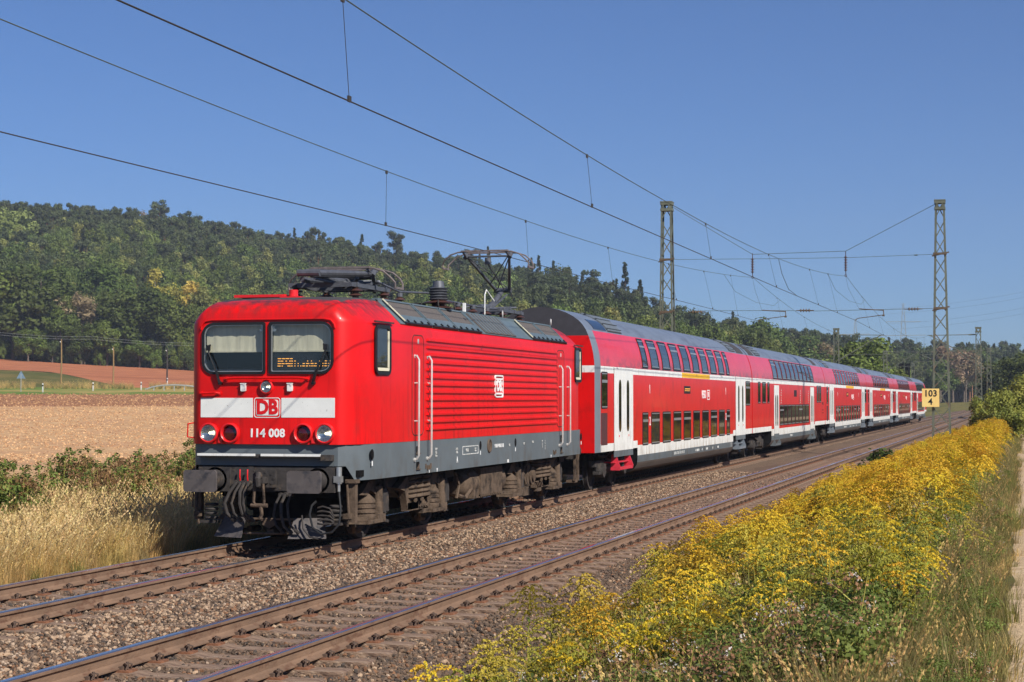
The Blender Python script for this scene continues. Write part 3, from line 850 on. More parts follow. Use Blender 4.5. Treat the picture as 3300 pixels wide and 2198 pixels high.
# hook and screw coupling
b = MB(); b.box(-.17, .17, -.05, .02, .93, 1.2); b.box(-.05, .05, -.26, .0, 1.0, 1.1)
b.tube([(0, -.24, 1.10), (0, -.30, 1.14), (0, -.36, 1.08), (0, -.34, .98), (0, -.26, .95)], [.045, .05, .05, .045, .03], 8)
for q in range(8): b.cyl((.14 * math.cos(q * .785), -.06, 1.07 + .1 * math.sin(q * .785)), (.14 * math.cos(q * .785), -.03, 1.07 + .1 * math.sin(q * .785)), .022, n=6)
b.build("coupling_hook", [M_dark], loco)
b = MB()
for s in (-1, 1): b.tube([(s * .07, -.30, 1.0), (s * .09, -.30, .72), (s * .07, -.29, .66)], .022, 6)
b.cyl((-.14, -.29, .66), (.14, -.29, .66), .032, n=8); b.tube([(.03, -.29, .66), (.05, -.3, .52), (.02, -.3, .46), (.06, -.3, .44)], .03, 6)
b.build("screw_coupling", [M_dust], loco)
# air hoses
for x, dx, w in ((-.50, -.10, .028), (-.42, -.06, .022), (-.36, .02, .028), (-.28, .0, .024), (.34, .03, .026), (.44, .05, .02), (.26, -.02, .02)):
    b = MB(); zt = 1.0 if x < 0 else .82
    b.tube([(x, -.02, zt), (x + .01, -.10, zt - .01), (x - .03 + dx * .3, -.17, zt - .14), (x - .04 + dx, -.19, zt - .32), (x + .0 + dx, -.18, zt - .48), (x + .06 + dx, -.1, zt - .57)], w, 7)
    b.cyl((x, -.0, zt), (x, -.09, zt), w * 1.5, n=8); b.cyl((x + .05 + dx, -.12, zt - .55), (x + .08 + dx, -.06, zt - .6), w * 1.4, n=8)
    b.build("air_hose", [M_dark], loco)
for x in (-.43, -.30):
    b = MB(); b.tube([(x, -.06, 1.03), (x + .005, -.09, 1.10), (x, -.07, 1.21)], .013, 5); b.build("tap_lever", [M_lamp_red], loco)
# snow ploughs
for s in (-1, 1):
    b = MB(); v = []
    P = [(.42, .44), (.86, .44), (.96, .13), (.40, .13)]
    f = []
    for yy in (0, .03): v += [(s * P[0][0], .12 + yy, P[0][1]), (s * P[1][0], .30 + yy, P[1][1]), (s * P[2][0], .10 + yy, P[2][1]), (s * P[3][0], -.10 + yy, P[3][1])]
    b.add(v, [(0, 1, 2, 3), (7, 6, 5, 4), (0, 4, 5, 1), (1, 5, 6, 2), (2, 6, 7, 3), (3, 7, 4, 0)]); b.build("snow_plough", [M_buffer], loco)
b = MB(); b.tube([(-.45, .02, .2), (.42, .02, .2)], .018, 6); b.tube([(-.45, .14, .42), (.45, .14, .42)], .018, 6); b.prism([(-.12, .41), (.1, .41), (.1, .33), (0, .27), (-.12, .33)], 'xz', .1, .13); b.prism([(-.02, .26), (.1, .26), (.1, .2), (-.02, .2)], 'xz', .05, .07)
b.build("plough_brace", [M_dust], loco)
# corner struts, jumper cable and socket
for s in (-1, 1):
    b = MB(); b.box(s * 1.33 - .06, s * 1.33 + .06, .28, .38, .38, 1.05); b.box(s * 1.33 - .09, s * 1.33 + .09, .22, .40, 1.0, 1.06); b.tube([(s * 1.28, .2, .98), (s * 1.31, .2, .5), (s * 1.28, .22, .32)], .018, 5); b.box(s * 1.28 - .05, s * 1.28 + .05, .14, .3, .44, .52)
    b.build("corner_strut", [M_dust], loco)
b = MB(); b.cyl((1.22, .0, 1.0), (1.22, .0, 1.26), .048, n=12); b.box(1.15, 1.27, -.05, .06, 1.02, 1.12); b.cyl((1.22, 0, 1.02), (1.22, 0, .88), .025, n=8); b.build("cable_socket", [M_alu], loco)
b = MB(); b.tube([(1.22, -.0, .92), (1.26, -.02, .6), (1.25, -.05, .38), (1.15, -.1, .25), (.98, -.14, .22), (.84, -.14, .32), (.78, -.12, .52), (.80, -.08, .66), (.84, 0, .72)], .018, 7); b.build("jumper_cable", [M_rubber], loco)
b = MB(); b.tube([(.62, -.05, .5), (.66, -.1, .3), (.78, -.12, .17), (.92, -.1, .14)], .014, 6)
for q in range(5): b.tube([(.90, -.08, .62 - q * .06), (1.0, -.12, .65 - q * .07), (1.12, -.12, .62 - q * .06), (1.16, -.06, .5 - q * .03), (1.08, -.1, .42 + q * .015), (.95, -.12, .46 - q * .01)], .017, 5)
b.build("cable_bundle", [M_dark], loco)
for s in (-1, 1):
    b = MB()
    for q in range(4): b.torus((s * 1.07, .25, .42 + q * .07), (0, 0, 1), .09, .024, 14, 6)
    b.box(s * 1.07 - .14, s * 1.07 + .14, .1, .4, .34, .38); b.build("sand_pipe_spring", [M_dark], loco)
b = MB(); b.tube([(-1.27, -.02, .90), (-1.27, -.02, .60), (-1.20, -.02, .60), (-1.20, -.02, .90)], .012, 5); b.build("shunter_step", [M_dark], loco)
# dark mass behind the buffer beam
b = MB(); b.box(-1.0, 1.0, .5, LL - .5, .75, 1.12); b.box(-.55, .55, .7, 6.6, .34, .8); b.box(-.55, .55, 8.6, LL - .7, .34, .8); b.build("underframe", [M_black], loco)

# ---------------------------------------------------------------- locomotive side
def rib_panel(sgn):
    b = MB(); y0, y1 = 3.36, 12.46
    for i in range(13):
        z = 1.80 + i * .1295
        x = 1.52
        v = []
        for y, k in ((y0, 0), (y0 + .06, 1), (y1 - .06, 1), (y1, 0)):
            d = .034 * k
            v += [(sgn * (x - .004), y, z - .022), (sgn * (x + d), y, z - .012), (sgn * (x + d), y, z + .02), (sgn * (x - .004), y, z + .042)]
        f = []
        for q in range(3):
            for k in range(3): f.append((q * 4 + k, q * 4 + k + 1, q * 4 + k + 5, q * 4 + k + 4))
        b.add(v, f)
    return b.build("ribbed_panel", [M_loco_red], loco, smooth=20)
rib_panel(1); rib_panel(-1)
def cab_window(y0, y1):
    lo = rrect(y0, y1, 2.72, 3.53, .12); li = rrect(y0 + .05, y1 - .05, 2.775, 3.475, .09)
    b = MB(); b.ring(lo, li, 'yz', 1.515, 1.545); w = b.build("cab_side_window", [M_rubber], loco)
    b = MB(); b.box(1.515, 1.532, y1 - .125, y1 - .065, 2.84, 3.44); b.box(1.515, 1.534, y0 + .10, y1 - .07, 2.785, 2.835); b.build("frame", [M_cream], w)
    b = MB(); b.prism(li, 'yz', 1.515, 1.522); b.build("pane", [M_pane], w)
    b = MB(); b.box(1.52, 1.56, y0 - .06, y1 + .08, 3.565, 3.59); b.build("rain_gutter", [M_dark], loco)
cab_window(.80, 1.52); cab_window(14.08, 14.72)
def side_door(y0, y1):
    lo = rrect(y0, y1, 1.70, 3.43, .14); li = rrect(y0 + .016, y1 - .016, 1.716, 3.414, .125)
    b = MB(); b.ring(lo, li, 'yz', 1.518, 1.526, 0); b.prism(li, 'yz', 1.510, 1.523, 1); b.box(1.52, 1.532, (y0 + y1) / 2 - .03, (y0 + y1) / 2 + .03, 3.28, 3.36, 2)
    b.build("cab_door", [M_dark, M_loco_red, M_steel], loco)
side_door(2.60, 3.22); side_door(12.46, 13.10)
for y in (2.74, 3.42, 12.66, 13.37):
    b = MB(); b.tube([(1.515, y, 3.06), (1.56, y, 3.07), (1.60, y, 3.0), (1.60, y, 1.36), (1.56, y, 1.30), (1.515, y, 1.29)], .019, 7)
    for z in (2.6, 1.95): b.cyl((1.5, y, z), (1.60, y, z), .016, n=6)
    b.cyl((1.51, y, 3.06), (1.53, y, 3.06), .035, n=8); b.cyl((1.51, y, 1.29), (1.54, y, 1.29), .035, n=8)
    b.build("handrail", [M_steel], loco)
# sloping roof hatches with mesh grilles
def slope(t, y, lift=0.0):
    """t = 0 at the lower edge, 1 at the roof edge"""
    x = 1.475 + (1.055 - 1.475) * t; z = 3.595 + (3.985 - 3.595) * t
    nx, nz = .68, .73
    return (x + nx * lift, y, z + nz * lift)
def slope_quad(b, y0, y1, t0, t1, l0, l1, m, skew=0.0):
    P = []
    for l in (l0, l1):
        for (t, y) in ((t0, y0 + skew * t0), (t0, y1 + skew * t0), (t1, y1 + skew * t1), (t1, y0 + skew * t1)): P.append(slope(t, y, l))
    b.add(P, [(0, 1, 2, 3), (7, 6, 5, 4), (0, 4, 5, 1), (1, 5, 6, 2), (2, 6, 7, 3), (3, 7, 4, 0)], m)
b = MB(); slope_quad(b, 2.1, 13.5, -.04, 1.05, .0, .018, 0); b.box(.97, 1.09, 2.1, 13.55, 3.975, 4.03, 0); b.build("roof_edge", [M_hatch], loco)
for y0, y1, mm in ((2.32, 3.72, 0), (3.80, 5.22, 0), (5.30, 6.72, 0), (7.05, 9.22, 1), (10.5, 11.9, 0), (11.98, 13.38, 0)):
    b = MB()
    if mm == 0:
        slope_quad(b, y0, y1, .02, .34, .018, .045, 0); slope_quad(b, y0 + .04, y1 - .04, .34, .95, .018, .032, 1); slope_quad(b, y0, y0 + .04, .34, 1.0, .018, .05, 0); slope_quad(b, y1 - .04, y1, .34, 1.0, .018, .05, 0); slope_quad(b, y0, y1, .95, 1.0, .018, .05, 0)
        for k in range(4): slope_quad(b, y0 + .15 + k * .36, y0 + .18 + k * .36, .0, .10, .045, .07, 2)
        slope_quad(b, y0, y1, -.05, .02, .015, .05, 2)
        b.build("roof_vent", [M_hatch, M_mesh, M_rubber], loco)
    else:
        slope_quad(b, y0, y1, .0, 1.0, .018, .04, 1)
        for k in range(9): slope_quad(b, y0 + .06 + k * .24, y0 + .13 + k * .24, .03, .97, .04, .052, 0)
        b.build("roof_vent", [M_hatch, M_mesh], loco)
for y in (2.3, 10.48):
    b = MB(); b.bar(slope(.02, y, .06), slope(1.0, y, .06), .018, .02); b.build("lifting_strap", [M_cream], loco)
# lifting eyes, small roof clutter
for y in (5.6, 9.9, 13.9, 6.6):
    b = MB(); b.torus((1.0, y, 4.11), (1, .3, 0), .07, .016, 14, 6); b.build("lifting_eye", [M_steel if y > 9 else M_dark], loco)
b = MB(); b.box(.94, .99, 7.3, 7.36, 4.03, 4.22); b.build("white_post", [M_white_paint], loco)
b = MB(); b.tube([(.7, 9.6, 4.1), (.7, 9.6, 4.52), (.72, 9.65, 4.62), (.8, 9.95, 4.40)], .013, 6); b.build("bent_rod", [M_white_paint], loco)
# skirt fittings
for y in (.70, 6.62, 9.08, 14.75):
    b = MB(); n = 18; b.prism([(y + .065 * math.cos(2 * PI * i / n), 1.44 + .085 * math.sin(2 * PI * i / n)) for i in range(n)], 'yz', 1.505, 1.519); b.build("jacking_hole", [M_black], loco)
    b = MB(); b.box(1.512, 1.519, y - .018, y + .018, 1.26, 1.335); b.build("jacking_mark", [M_text], loco)
b = MB(); b.torus((1.52, 7.2, 1.42), (1, .0, 0), .12, .022, 20, 6); b.cyl((1.50, 7.2, 1.42), (1.518, 7.2, 1.42), .1, n=18); b.build("filler_ring", [M_dust], loco)
for y in (2.93, 12.86):
    for z in (1.46, 1.19):
        b = MB(); b.prism(rrect(y - .085, y + .085, z - .06, z + .06, .025), 'yz', 1.505, 1.519, 0); b.prism([(y - .06, z - .055), (y + .08, z - .055), (y + .08, z + .03)], 'yz', 1.516, 1.522, 1); b.box(1.50, 1.545, y - .1, y + .1, z - .075, z - .062, 1); b.build("foot_step", [M_black, M_dust], loco)
b = MB()
for y in (3.35, 3.62, 12.15, 12.35): b.box(1.51, 1.53, y - .02, y + .02, 1.12, 1.2)
for y in (3.45, 3.55, 12.22): b.box(1.51, 1.54, y - .03, y + .03, 1.1, 1.17)
b.build("skirt_hooks", [M_dust], loco)
def side_text(s, y, z, size, m=M_text, sx=.8, bold=.001, parent=loco, x=1.523, name="lettering"):
    return mesh_obj(name, text_mesh(s, size, m, .002, bold=bold, sx=sx), parent, (x, y, z), SIDE_ROT)
side_text("91 80 6114 008-2 D-DB", 7.88, 1.40, .105, M_text, .62)
for y, z, s in ((3.92, 1.38, "BR P\n82 t\n16 m"), (5.12, 1.38, "- R 70 -\n- 120 -"), (8.62, 1.40, "16,6"), (9.72, 1.40, "REV"), (10.42, 1.42, "Bh 12"), (11.18, 1.36, "14\n8\n2"), (11.42, 1.34, "a\nb\nc\nd")):
    side_text(s, y, z, .065, M_text_dim, .8)
side_text("A", 5.14, 1.21, .15, M_text, .75, .006)
b = MB(); b.ring(rrect(5.48, 6.48, 1.29, 1.45, .01), rrect(5.50, 6.46, 1.305, 1.435, .008), 'yz', 1.514, 1.519); b.build("data_panel_outline", [M_text_dim], loco)
side_text("143 008", 5.75, 1.37, .085, M_text_dim, .62); side_text("40 t  P\n120 km", 6.28, 1.37, .045, M_text_dim, .8)
for y in (3.55, 3.98, 11.95):
    b = MB(); b.prism([(y - .035, 1.10), (y + .035, 1.10), (y + .01, 1.06), (y + .01, 1.04), (y - .01, 1.04), (y - .01, 1.06)], 'yz', 1.514, 1.520); b.build("lifting_mark", [M_text], loco)
b = MB(); b.box(1.514, 1.520, 8.48, 8.58, 1.05, 1.11); b.build("white_mark", [M_text], loco)
# crest on the ribs
b = MB(); lo = rrect(7.50, 8.06, 2.36, 2.80, .05); b.ring(lo, rrect(7.53, 8.03, 2.385, 2.775, .035), 'yz', 1.530, 1.558); b.box(1.53, 1.558, 7.56, 8.0, 2.42, 2.455); b.box(1.53, 1.558, 7.56, 8.0, 2.705, 2.74)
sc_ = b.build("side_crest", [M_text], loco)
mesh_obj("lettering", text_mesh("DB", .30, M_text, .012, bold=.01, sx=.84), sc_, (1.545, 7.78, 2.58), SIDE_ROT)

# ---------------------------------------------------------------- roof: horn, pantographs, insulators
b = MB(); b.cyl((0.02, 1.0, 3.98), (.02, 1.0, 4.12), .075, n=14); b.box(-.16, .2, .85, 1.15, 3.96, 4.005); b.build("roof_horn", [M_lamp_red], loco)
b = MB(); b.box(-1.0, -.1, .9, 1.6, 4.0, 4.045); b.build("roof_plate", [M_lamp_red], loco)
def insulator(b, x, y, z0, z1, r, m=0, n=3):
    prof = [(r * .45, z0)]
    h = (z1 - z0) / n
    for i in range(n):
        z = z0 + i * h
        prof += [(r * .45, z + h * .1), (r, z + h * .25), (r * .95, z + h * .35), (r * .4, z + h * .75)]
    prof += [(r * .5, z1 - .01), (r * .35, z1)]
    b.lathe(prof, (x, y, 0), (0, 0, 1), 16, m)
def pantograph(yc, raised):
    p = empty("pantograph", (0, yc, 0)); p.parent = loco
    base = MB()
    for x, y in ((-.55, -.7), (.55, -.7), (-.55, .7), (.55, .7)): insulator(base, x, y, 4.0, 4.24, .13, 1)
    for x in (-.55, .55): base.bar((x, -.95, 4.28), (x, .95, 4.28), .07, .07, 0)
    for y in (-.7, .2, .7): base.bar((-.6, y, 4.29), (.6, y, 4.29), .09, .08, 0)
    base.cyl((-.35, .35, 4.34), (.45, .35, 4.36), .06, n=10, m=0); base.cyl((.0, -.6, 4.36), (.0, .3, 4.40), .07, n=10, m=0); base.tube([(-.5, -.7, 4.3), (-.3, -.2, 4.42), (.2, .1, 4.36), (.5, .6, 4.4)], .025, 6, 0)
    base.build("base_frame", [M_pan, M_ins], p)
    if raised: zh, elbow = 5.62, Vector((0, 1.25, 4.84))
    else: zh, elbow = 4.62, Vector((0, -1.45, 4.45))
    low = MB(); foot = Vector((0, .15, 4.36)) if raised else Vector((0, .55, 4.34))
    low.tube([foot, elbow], [.075, .055], 10); low.cyl(elbow + Vector((-.2, 0, 0)), elbow + Vector((.2, 0, 0)), .06, n=10); low.tube([foot + Vector((.12, -.25, -.02)), elbow + Vector((.1, 0, -.1))], .022, 6)
    low.build("lower_arm", [M_pan], p)
    up = MB(); hy = .05 if raised else .25
    for s in (-1, 1):
        up.tube([elbow + Vector((s * .16, 0, 0)), Vector((s * .5, hy, zh - .08))], [.04, .028] if raised else [.055, .04], 8)
    if raised:
        up.tube([elbow + Vector((-.1, -.05, .05)), Vector((.5, hy, zh - .1))], .014, 5); up.tube([Vector((-.22, 1.0, 4.98)), Vector((.46, hy, zh - .1))], .014, 5)
        up.tube([Vector((.12, 1.2, 4.9)), Vector((-.45, hy, zh - .12))], .014, 5); up.tube([Vector((.05, 1.2, 4.86)), Vector((-.02, hy, zh - .22))], .016, 5)
        up.cyl((0, hy, zh - .26), (0, hy, zh - .12), .07, n=10)
    else:
        up.tube([elbow + Vector((0, .1, -.05)), Vector((.35, .2, zh - .12))], .03, 6); up.tube([elbow + Vector((-.2, .2, -.1)), Vector((-.3, .4, 4.4)), Vector((.4, .9, 4.42))], .05, 7)
        up.cyl((-.2, .5, 4.5), (.42, .45, 4.52), .065, n=12); up.bar((-.1, .8, 4.25), (.35, -.1, 4.45), .06, .05); up.bar((.3, .9, 4.25), (.5, .3, 4.5), .06, .05)
    up.cyl((-.55, hy, zh - .085), (.55, hy, zh - .085), .022 if raised else .03, n=8)
    up.build("upper_arm", [M_pan], p)
    hd = MB()
    for dy in (-.26, .26):
        q = [(-1.0, zh - .35), (-1.0, zh - .26), (-.93, zh - .17), (-.80, zh - .06), (-.62, zh - .005), (-.4, zh + .01), (0, zh + .02), (.4, zh + .01), (.62, zh - .005), (.80, zh - .06), (.93, zh - .17), (1.0, zh - .26), (1.0, zh - .35)]
        hd.tube([(x, hy + dy * (1 if abs(x) < .95 else .75), z) for x, z in q], .017, 6, 0)
        for k in range(8): pass
        hd.box(-.55, .55, hy + dy - .03, hy + dy + .03, zh - .0, zh + .035, 0)
        for s in (-1, 1): hd.tube([(s * .5, hy, zh - .09), (s * .5, hy + dy, zh - .02)], .022, 6, 1)
    for s in (-1, 1): hd.box(s * 1.0 - .025, s * 1.0 + .025, hy - .2, hy + .2, zh - .37, zh - .33, 0); hd.cyl((s * .52, hy - .05, zh - .12), (s * .52, hy + .05, zh - .03), .05, n=8, m=1)
    hd.build("collector_head", [M_carbon, M_pan], p)
    return p
pantograph(3.15, False)
pantograph(12.1, True)
b = MB()
insulator(b, .9, 6.25 - .35, 4.02, 4.22, .30, 0, 2); b.lathe([(.17, 4.2), (.19, 4.22), (.15, 4.24), (.19, 4.27), (.15, 4.29), (.19, 4.32), (.15, 4.34), (.19, 4.37), (.15, 4.39), (.19, 4.42), (.12, 4.44), (.1, 4.56)], (.9, 5.9, 0), (0, 0, 1), 18, 1)
b.build("main_breaker", [M_ins, M_pan], loco)
for y in (4.5, 7.0, 8.0, 9.0, 10.0):
    b = MB(); insulator(b, .62, y, 4.02, 4.2, .11, 0, 2); b.cyl((.62, y, 4.19), (.62, y, 4.26), .06, n=10, m=1); b.build("roof_insulator", [M_ins, M_pan], loco)
b = MB(); b.tube([(.5, 3.6, 4.42), (.62, 4.5, 4.28), (.8, 5.6, 4.32)], .022, 6); b.tube([(.8, 6.2, 4.3), (.62, 7.0, 4.27), (.62, 10, 4.25), (.5, 11.2, 4.3)], .02, 6); b.build("roof_busbar", [M_pan], loco)
b = MB()
for k in range(16):
    r_ = random.Random(k); y = r_.uniform(5.0, 11.6); x = r_.uniform(-.7, .7); b.box(x - .12, x + .12, y - .15, y + .15, 4.0, 4.08 + r_.random() * .08)
b.box(-.9, .9, 9.6, 14.0, 4.0, 4.06); b.build("roof_boxes", [M_dark], loco)

# ---------------------------------------------------------------- locomotive running gear
def wheelset(parent, y, r=.625, xo=.75):
    b = MB()
    for s in (-1, 1):
        b.lathe([(.001, -.02), (.13, -.03), (.15, -.02), (r * .55, .0), (r * .85, -.02), (r * .88, -.06), (r * 1.0, -.055), (r * 1.0, .045), (r * 1.03, .06), (r * .9, .075), (.001, .075)] if s < 0 else
                [(.001, .02), (.13, .03), (.15, .02), (r * .55, .0), (r * .85, .02), (r * .88, .06), (r * 1.0, .055), (r * 1.0, -.045), (r * 1.03, -.06), (r * .9, -.075), (.001, -.075)], (s * xo, y, r), (1, 0, 0), 36)
    b.cyl((-xo, y, r), (xo, y, r), .09, n=10)
    return b.build("wheelset", [M_dark], parent)
def coil_spring(b, x, y, z0, z1, R_, r, n, m=0):
    pts = [(x + R_ * math.cos(2 * PI * i / 12), y + R_ * math.sin(2 * PI * i / 12), z0 + (z1 - z0) * i / (12 * n)) for i in range(12 * n + 1)]
    b.tube(pts, r, 6, m)
def bogie(yc, flip):
    g = empty("bogie", (0, yc, 0)); g.parent = loco
    f = -1 if flip else 1
    for dy in (-1.65, 1.65): wheelset(g, dy)
    for s in (-1, 1):
        b = MB(); x0, x1 = sorted((s * .93, s * 1.10))
        b.prism([(-2.5, .86), (-2.5, .98), (2.5, .98), (2.5, .86), (1.0, .82), (.6, .62), (-.6, .62), (-1.0, .82)], 'yz', x0, x1, 1)  # deeper beam in darker iron: shade behind the springs put into colour
        x2, x3 = sorted((s * 1.12, s * 1.24))
        b.prism([(f * -1.05, .80), (f * -.62, .98), (f * -.2, .98), (f * -.12, .62), (f * .02, .60), (f * .02, .40), (f * -.55, .40), (f * -.60, .55), (f * -.70, .74)], 'yz', x2, x3)
        b.prism([(-.55, .38), (.55, .38), (.72, .50), (.72, .56), (-.55, .52)], 'yz', x2, x3)
        for k in range(4): b.bar((s * 1.25, f * (.05 + k * .13), .42), (s * 1.25, f * (.17 + k * .13), .52), .03, .03)
        b.box(x2, x3 + (0 if s > 0 else 0), f * .35 - .1, f * .35 + .25, .30, .40)
        b.build("bogie_frame", [M_dust, M_dark], g)
        b = MB()
        for k in (0, 1, 2):
            coil_spring(b, s * 1.16, f * (-.36 + k * .36), .56, 1.04, .155, .034, 6)
        b.build("flexicoil_spring", [M_dust], g)
        for dy in (-1.65, 1.65):
            b = MB(); yy = dy - .82; 
            b.cyl((s * 1.10, dy, .625), (s * 1.22, dy, .625), .2, n=16); b.box(*sorted((s * .98, s * 1.18)), dy - .28, dy + .28, .5, .78)
            b.build("axle_box", [M_dark], g)
            b = MB()
            b.lathe([(.06, .80), (.10, .76), (.17, .70), (.19, .66), (.19, .635), (.175, .625), (.175, .60), (.195, .595), (.195, .555), (.175, .545), (.175, .52), (.195, .515), (.195, .475), (.175, .465), (.175, .44), (.19, .435), (.19, .40), (.17, .36)], (s * 1.16, yy, 0), (0, 0, 1), 18)
            b.box(*sorted((s * .98, s * 1.34)), yy - .28, yy + .52, .30, .36); b.prism([(yy - .3, .30), (yy - .22, .42), (yy - .18, .36)], 'yz', *sorted((s * 1.0, s * 1.3)))
            b.prism([(yy - .38, .78), (yy - .05, .98), (yy + .22, 1.0), (yy + .36, .86), (yy + .3, .76), (yy + .05, .84), (yy - .1, .76)], 'yz', *sorted((s * 1.05, s * 1.25)))
            b.build("primary_spring", [M_dust], g)
            b = MB(); b.cyl((s * 1.24, yy + .44, .34), (s * 1.24, yy + .44, .62), .085, n=14); b.cyl((s * 1.24, yy + .44, .62), (s * 1.24, yy + .44, .88), .075, n=14); b.box(*sorted((s * 1.2, s * 1.33)), yy + .2, yy + .56, .32, .43); b.build("damper", [M_dust], g)
            b = MB()
            b.prism([(yy + .62, .84), (yy + .80, .92), (yy + 1.0, .62), (yy + .92, .46), (yy + .78, .40), (yy + .70, .52)], 'yz', *sorted((s * 1.0, s * 1.14)))
            b.bar((s * 1.16, yy + .9, 1.02), (s * 1.18, yy + 1.02, .44), .06, .06); b.bar((s * 1.16, yy + 1.02, .44), (s * 1.1, yy + .7, .38), .05, .06)
            b.bar((s * 1.0, yy + .75, .36), (s * .95, yy + 1.7, .22), .04, .05); b.build("brake_rigging", [M_dark], g)  # darker iron paints in the shade of these deeper parts
            b = MB(); b.tube([(s * 1.05, yy - .2, .30), (s * .98, yy + .0, .16), (s * .92, yy + .2, .14)], .03, 6); b.cyl((s * .9, yy + .05, .17), (s * .9, yy + .45, .15), .05, n=8); b.build("sand_pipe", [M_dust], g)
        b = MB(); b.cyl((s * 1.02, f * .82, .66), (s * 1.24, f * .82, .66), .2, n=16); b.cyl((s * 1.2, f * .82, .66), (s * 1.28, f * .82, .66), .12, n=12); b.box(*sorted((s * 1.0, s * 1.2)), f * 1.0 - .12, f * 1.0 + .12, .44, .9); b.build("brake_cylinder", [M_dust], g)
        b = MB(); b.tube([(s * 1.1, f * .5, .98), (s * 1.15, f * 1.2, .94), (s * 1.18, f * 1.35, .7), (s * 1.2, f * 1.25, .5)], .03, 6); b.tube([(s * 1.18, f * 1.1, .95), (s * 1.22, f * 1.55, .80), (s * 1.2, f * 1.6, .45), (s * 1.2, f * 1.2, .36)], .022, 6); b.bar((s * 1.15, f * .4, .99), (s * 1.15, f * 1.15, 1.02), .1, .1)
        b.box(*sorted((s * 1.1, s * 1.25)), f * 1.35 - .25, f * 1.35 + .2, .26, .44); b.build("pipework", [M_dust], g)
    return g
bogie(3.75, False)
bogie(12.25, True)
b = MB()
b.lathe([(.05, 6.5), (.2, 6.55), (.29, 6.7), (.29, 7.3), (.29, 8.9), (.29, 9.1), (.2, 9.3), (.05, 9.35)], (1.02, 0, .70), (0, 1, 0), 20)
b.box(.86, 1.32, 7.28, 8.78, .46, .98); b.box(.86, 1.28, 6.95, 7.28, .40, .62)
for k in range(12): b.box(1.30, 1.34, 7.3 + k * .125, 7.36 + k * .125, .425, .46)
b.box(.9, 1.3, 7.2, 9.3, .40, .43)
b.build("equipment_case", [M_dust], loco)
b = MB(); b.tube([(1.2, 6.2, .5), (1.25, 6.5, .44), (1.28, 6.75, .6), (1.24, 6.7, .9)], .04, 7); b.tube([(1.2, 6.0, .95), (1.22, 6.2, .7), (1.2, 6.1, .45)], .03, 6); b.build("pipework", [M_dust], loco)
b = MB(); b.box(-1.3, -.86, 6.6, 9.2, .42, .98); b.build("equipment_case", [M_dust], loco)
for s in (-1, 1):
    b = MB(); y = LL - .12; b.bar((s * 1.36, y, 1.1), (s * 1.36, y, .4), .06, .06); b.bar((s * 1.36, y - .3, 1.05), (s * 1.36, y - .3, .4), .05, .05); b.box(*sorted((s * 1.15, s * 1.36)), y - .3, y, .36, .42); b.build("corner_steps", [M_dust], loco)
    b = MB(); b.cyl((s * .875, LL - .03, 1.045), (s * .875, LL + .5, 1.045), .14, n=16); b.prism(rrect(s * .875 - .28, s * .875 + .28, .88, 1.21, .05), 'xz', LL + .5, LL + .55); b.build("buffer", [M_dark], loco)
# ================================================================ double-deck coaches
PROF = [(.30, .95), (.34, 1.12), (.42, 1.28), (.54, 1.365), (.60, 1.38), (.79, 1.39), (1.0, 1.39), (1.07, 1.39), (1.2, 1.39), (2.99, 1.39), (3.16, 1.388), (3.3, 1.378), (3.45, 1.358), (3.6, 1.327), (3.75, 1.287),
        (3.9, 1.235), (4.05, 1.17), (4.17, 1.09), (4.28, .985), (4.38, .85), (4.47, .68), (4.545, .48), (4.60, .26), (4.63, 0)]
def prof_x(z): return lerp_tab(PROF, z)
def prof_n(z):
    d = .03; dx = (prof_x(min(4.62, z + d)) - prof_x(z - d)) / (2 * d)
    l = math.hypot(1, dx); return 1 / l, -dx / l
def skin(z, lift):
    nx, nz = prof_n(z); return prof_x(z) + nx * lift, z + nz * lift
CM = [M_red_paint, M_upper_red, M_white_paint, M_grey, M_dust, M_roof, M_endgrey, M_black, mat("end_wall_dark", lin(58, 58, 62), rough=.6, var=.1)]
M_tub = CM[4] = mat("tub_brown", lin(78, 66, 57), rough=.9, var=.15, scale=2, stretch=(1, .3, 1))
LC = 26.62
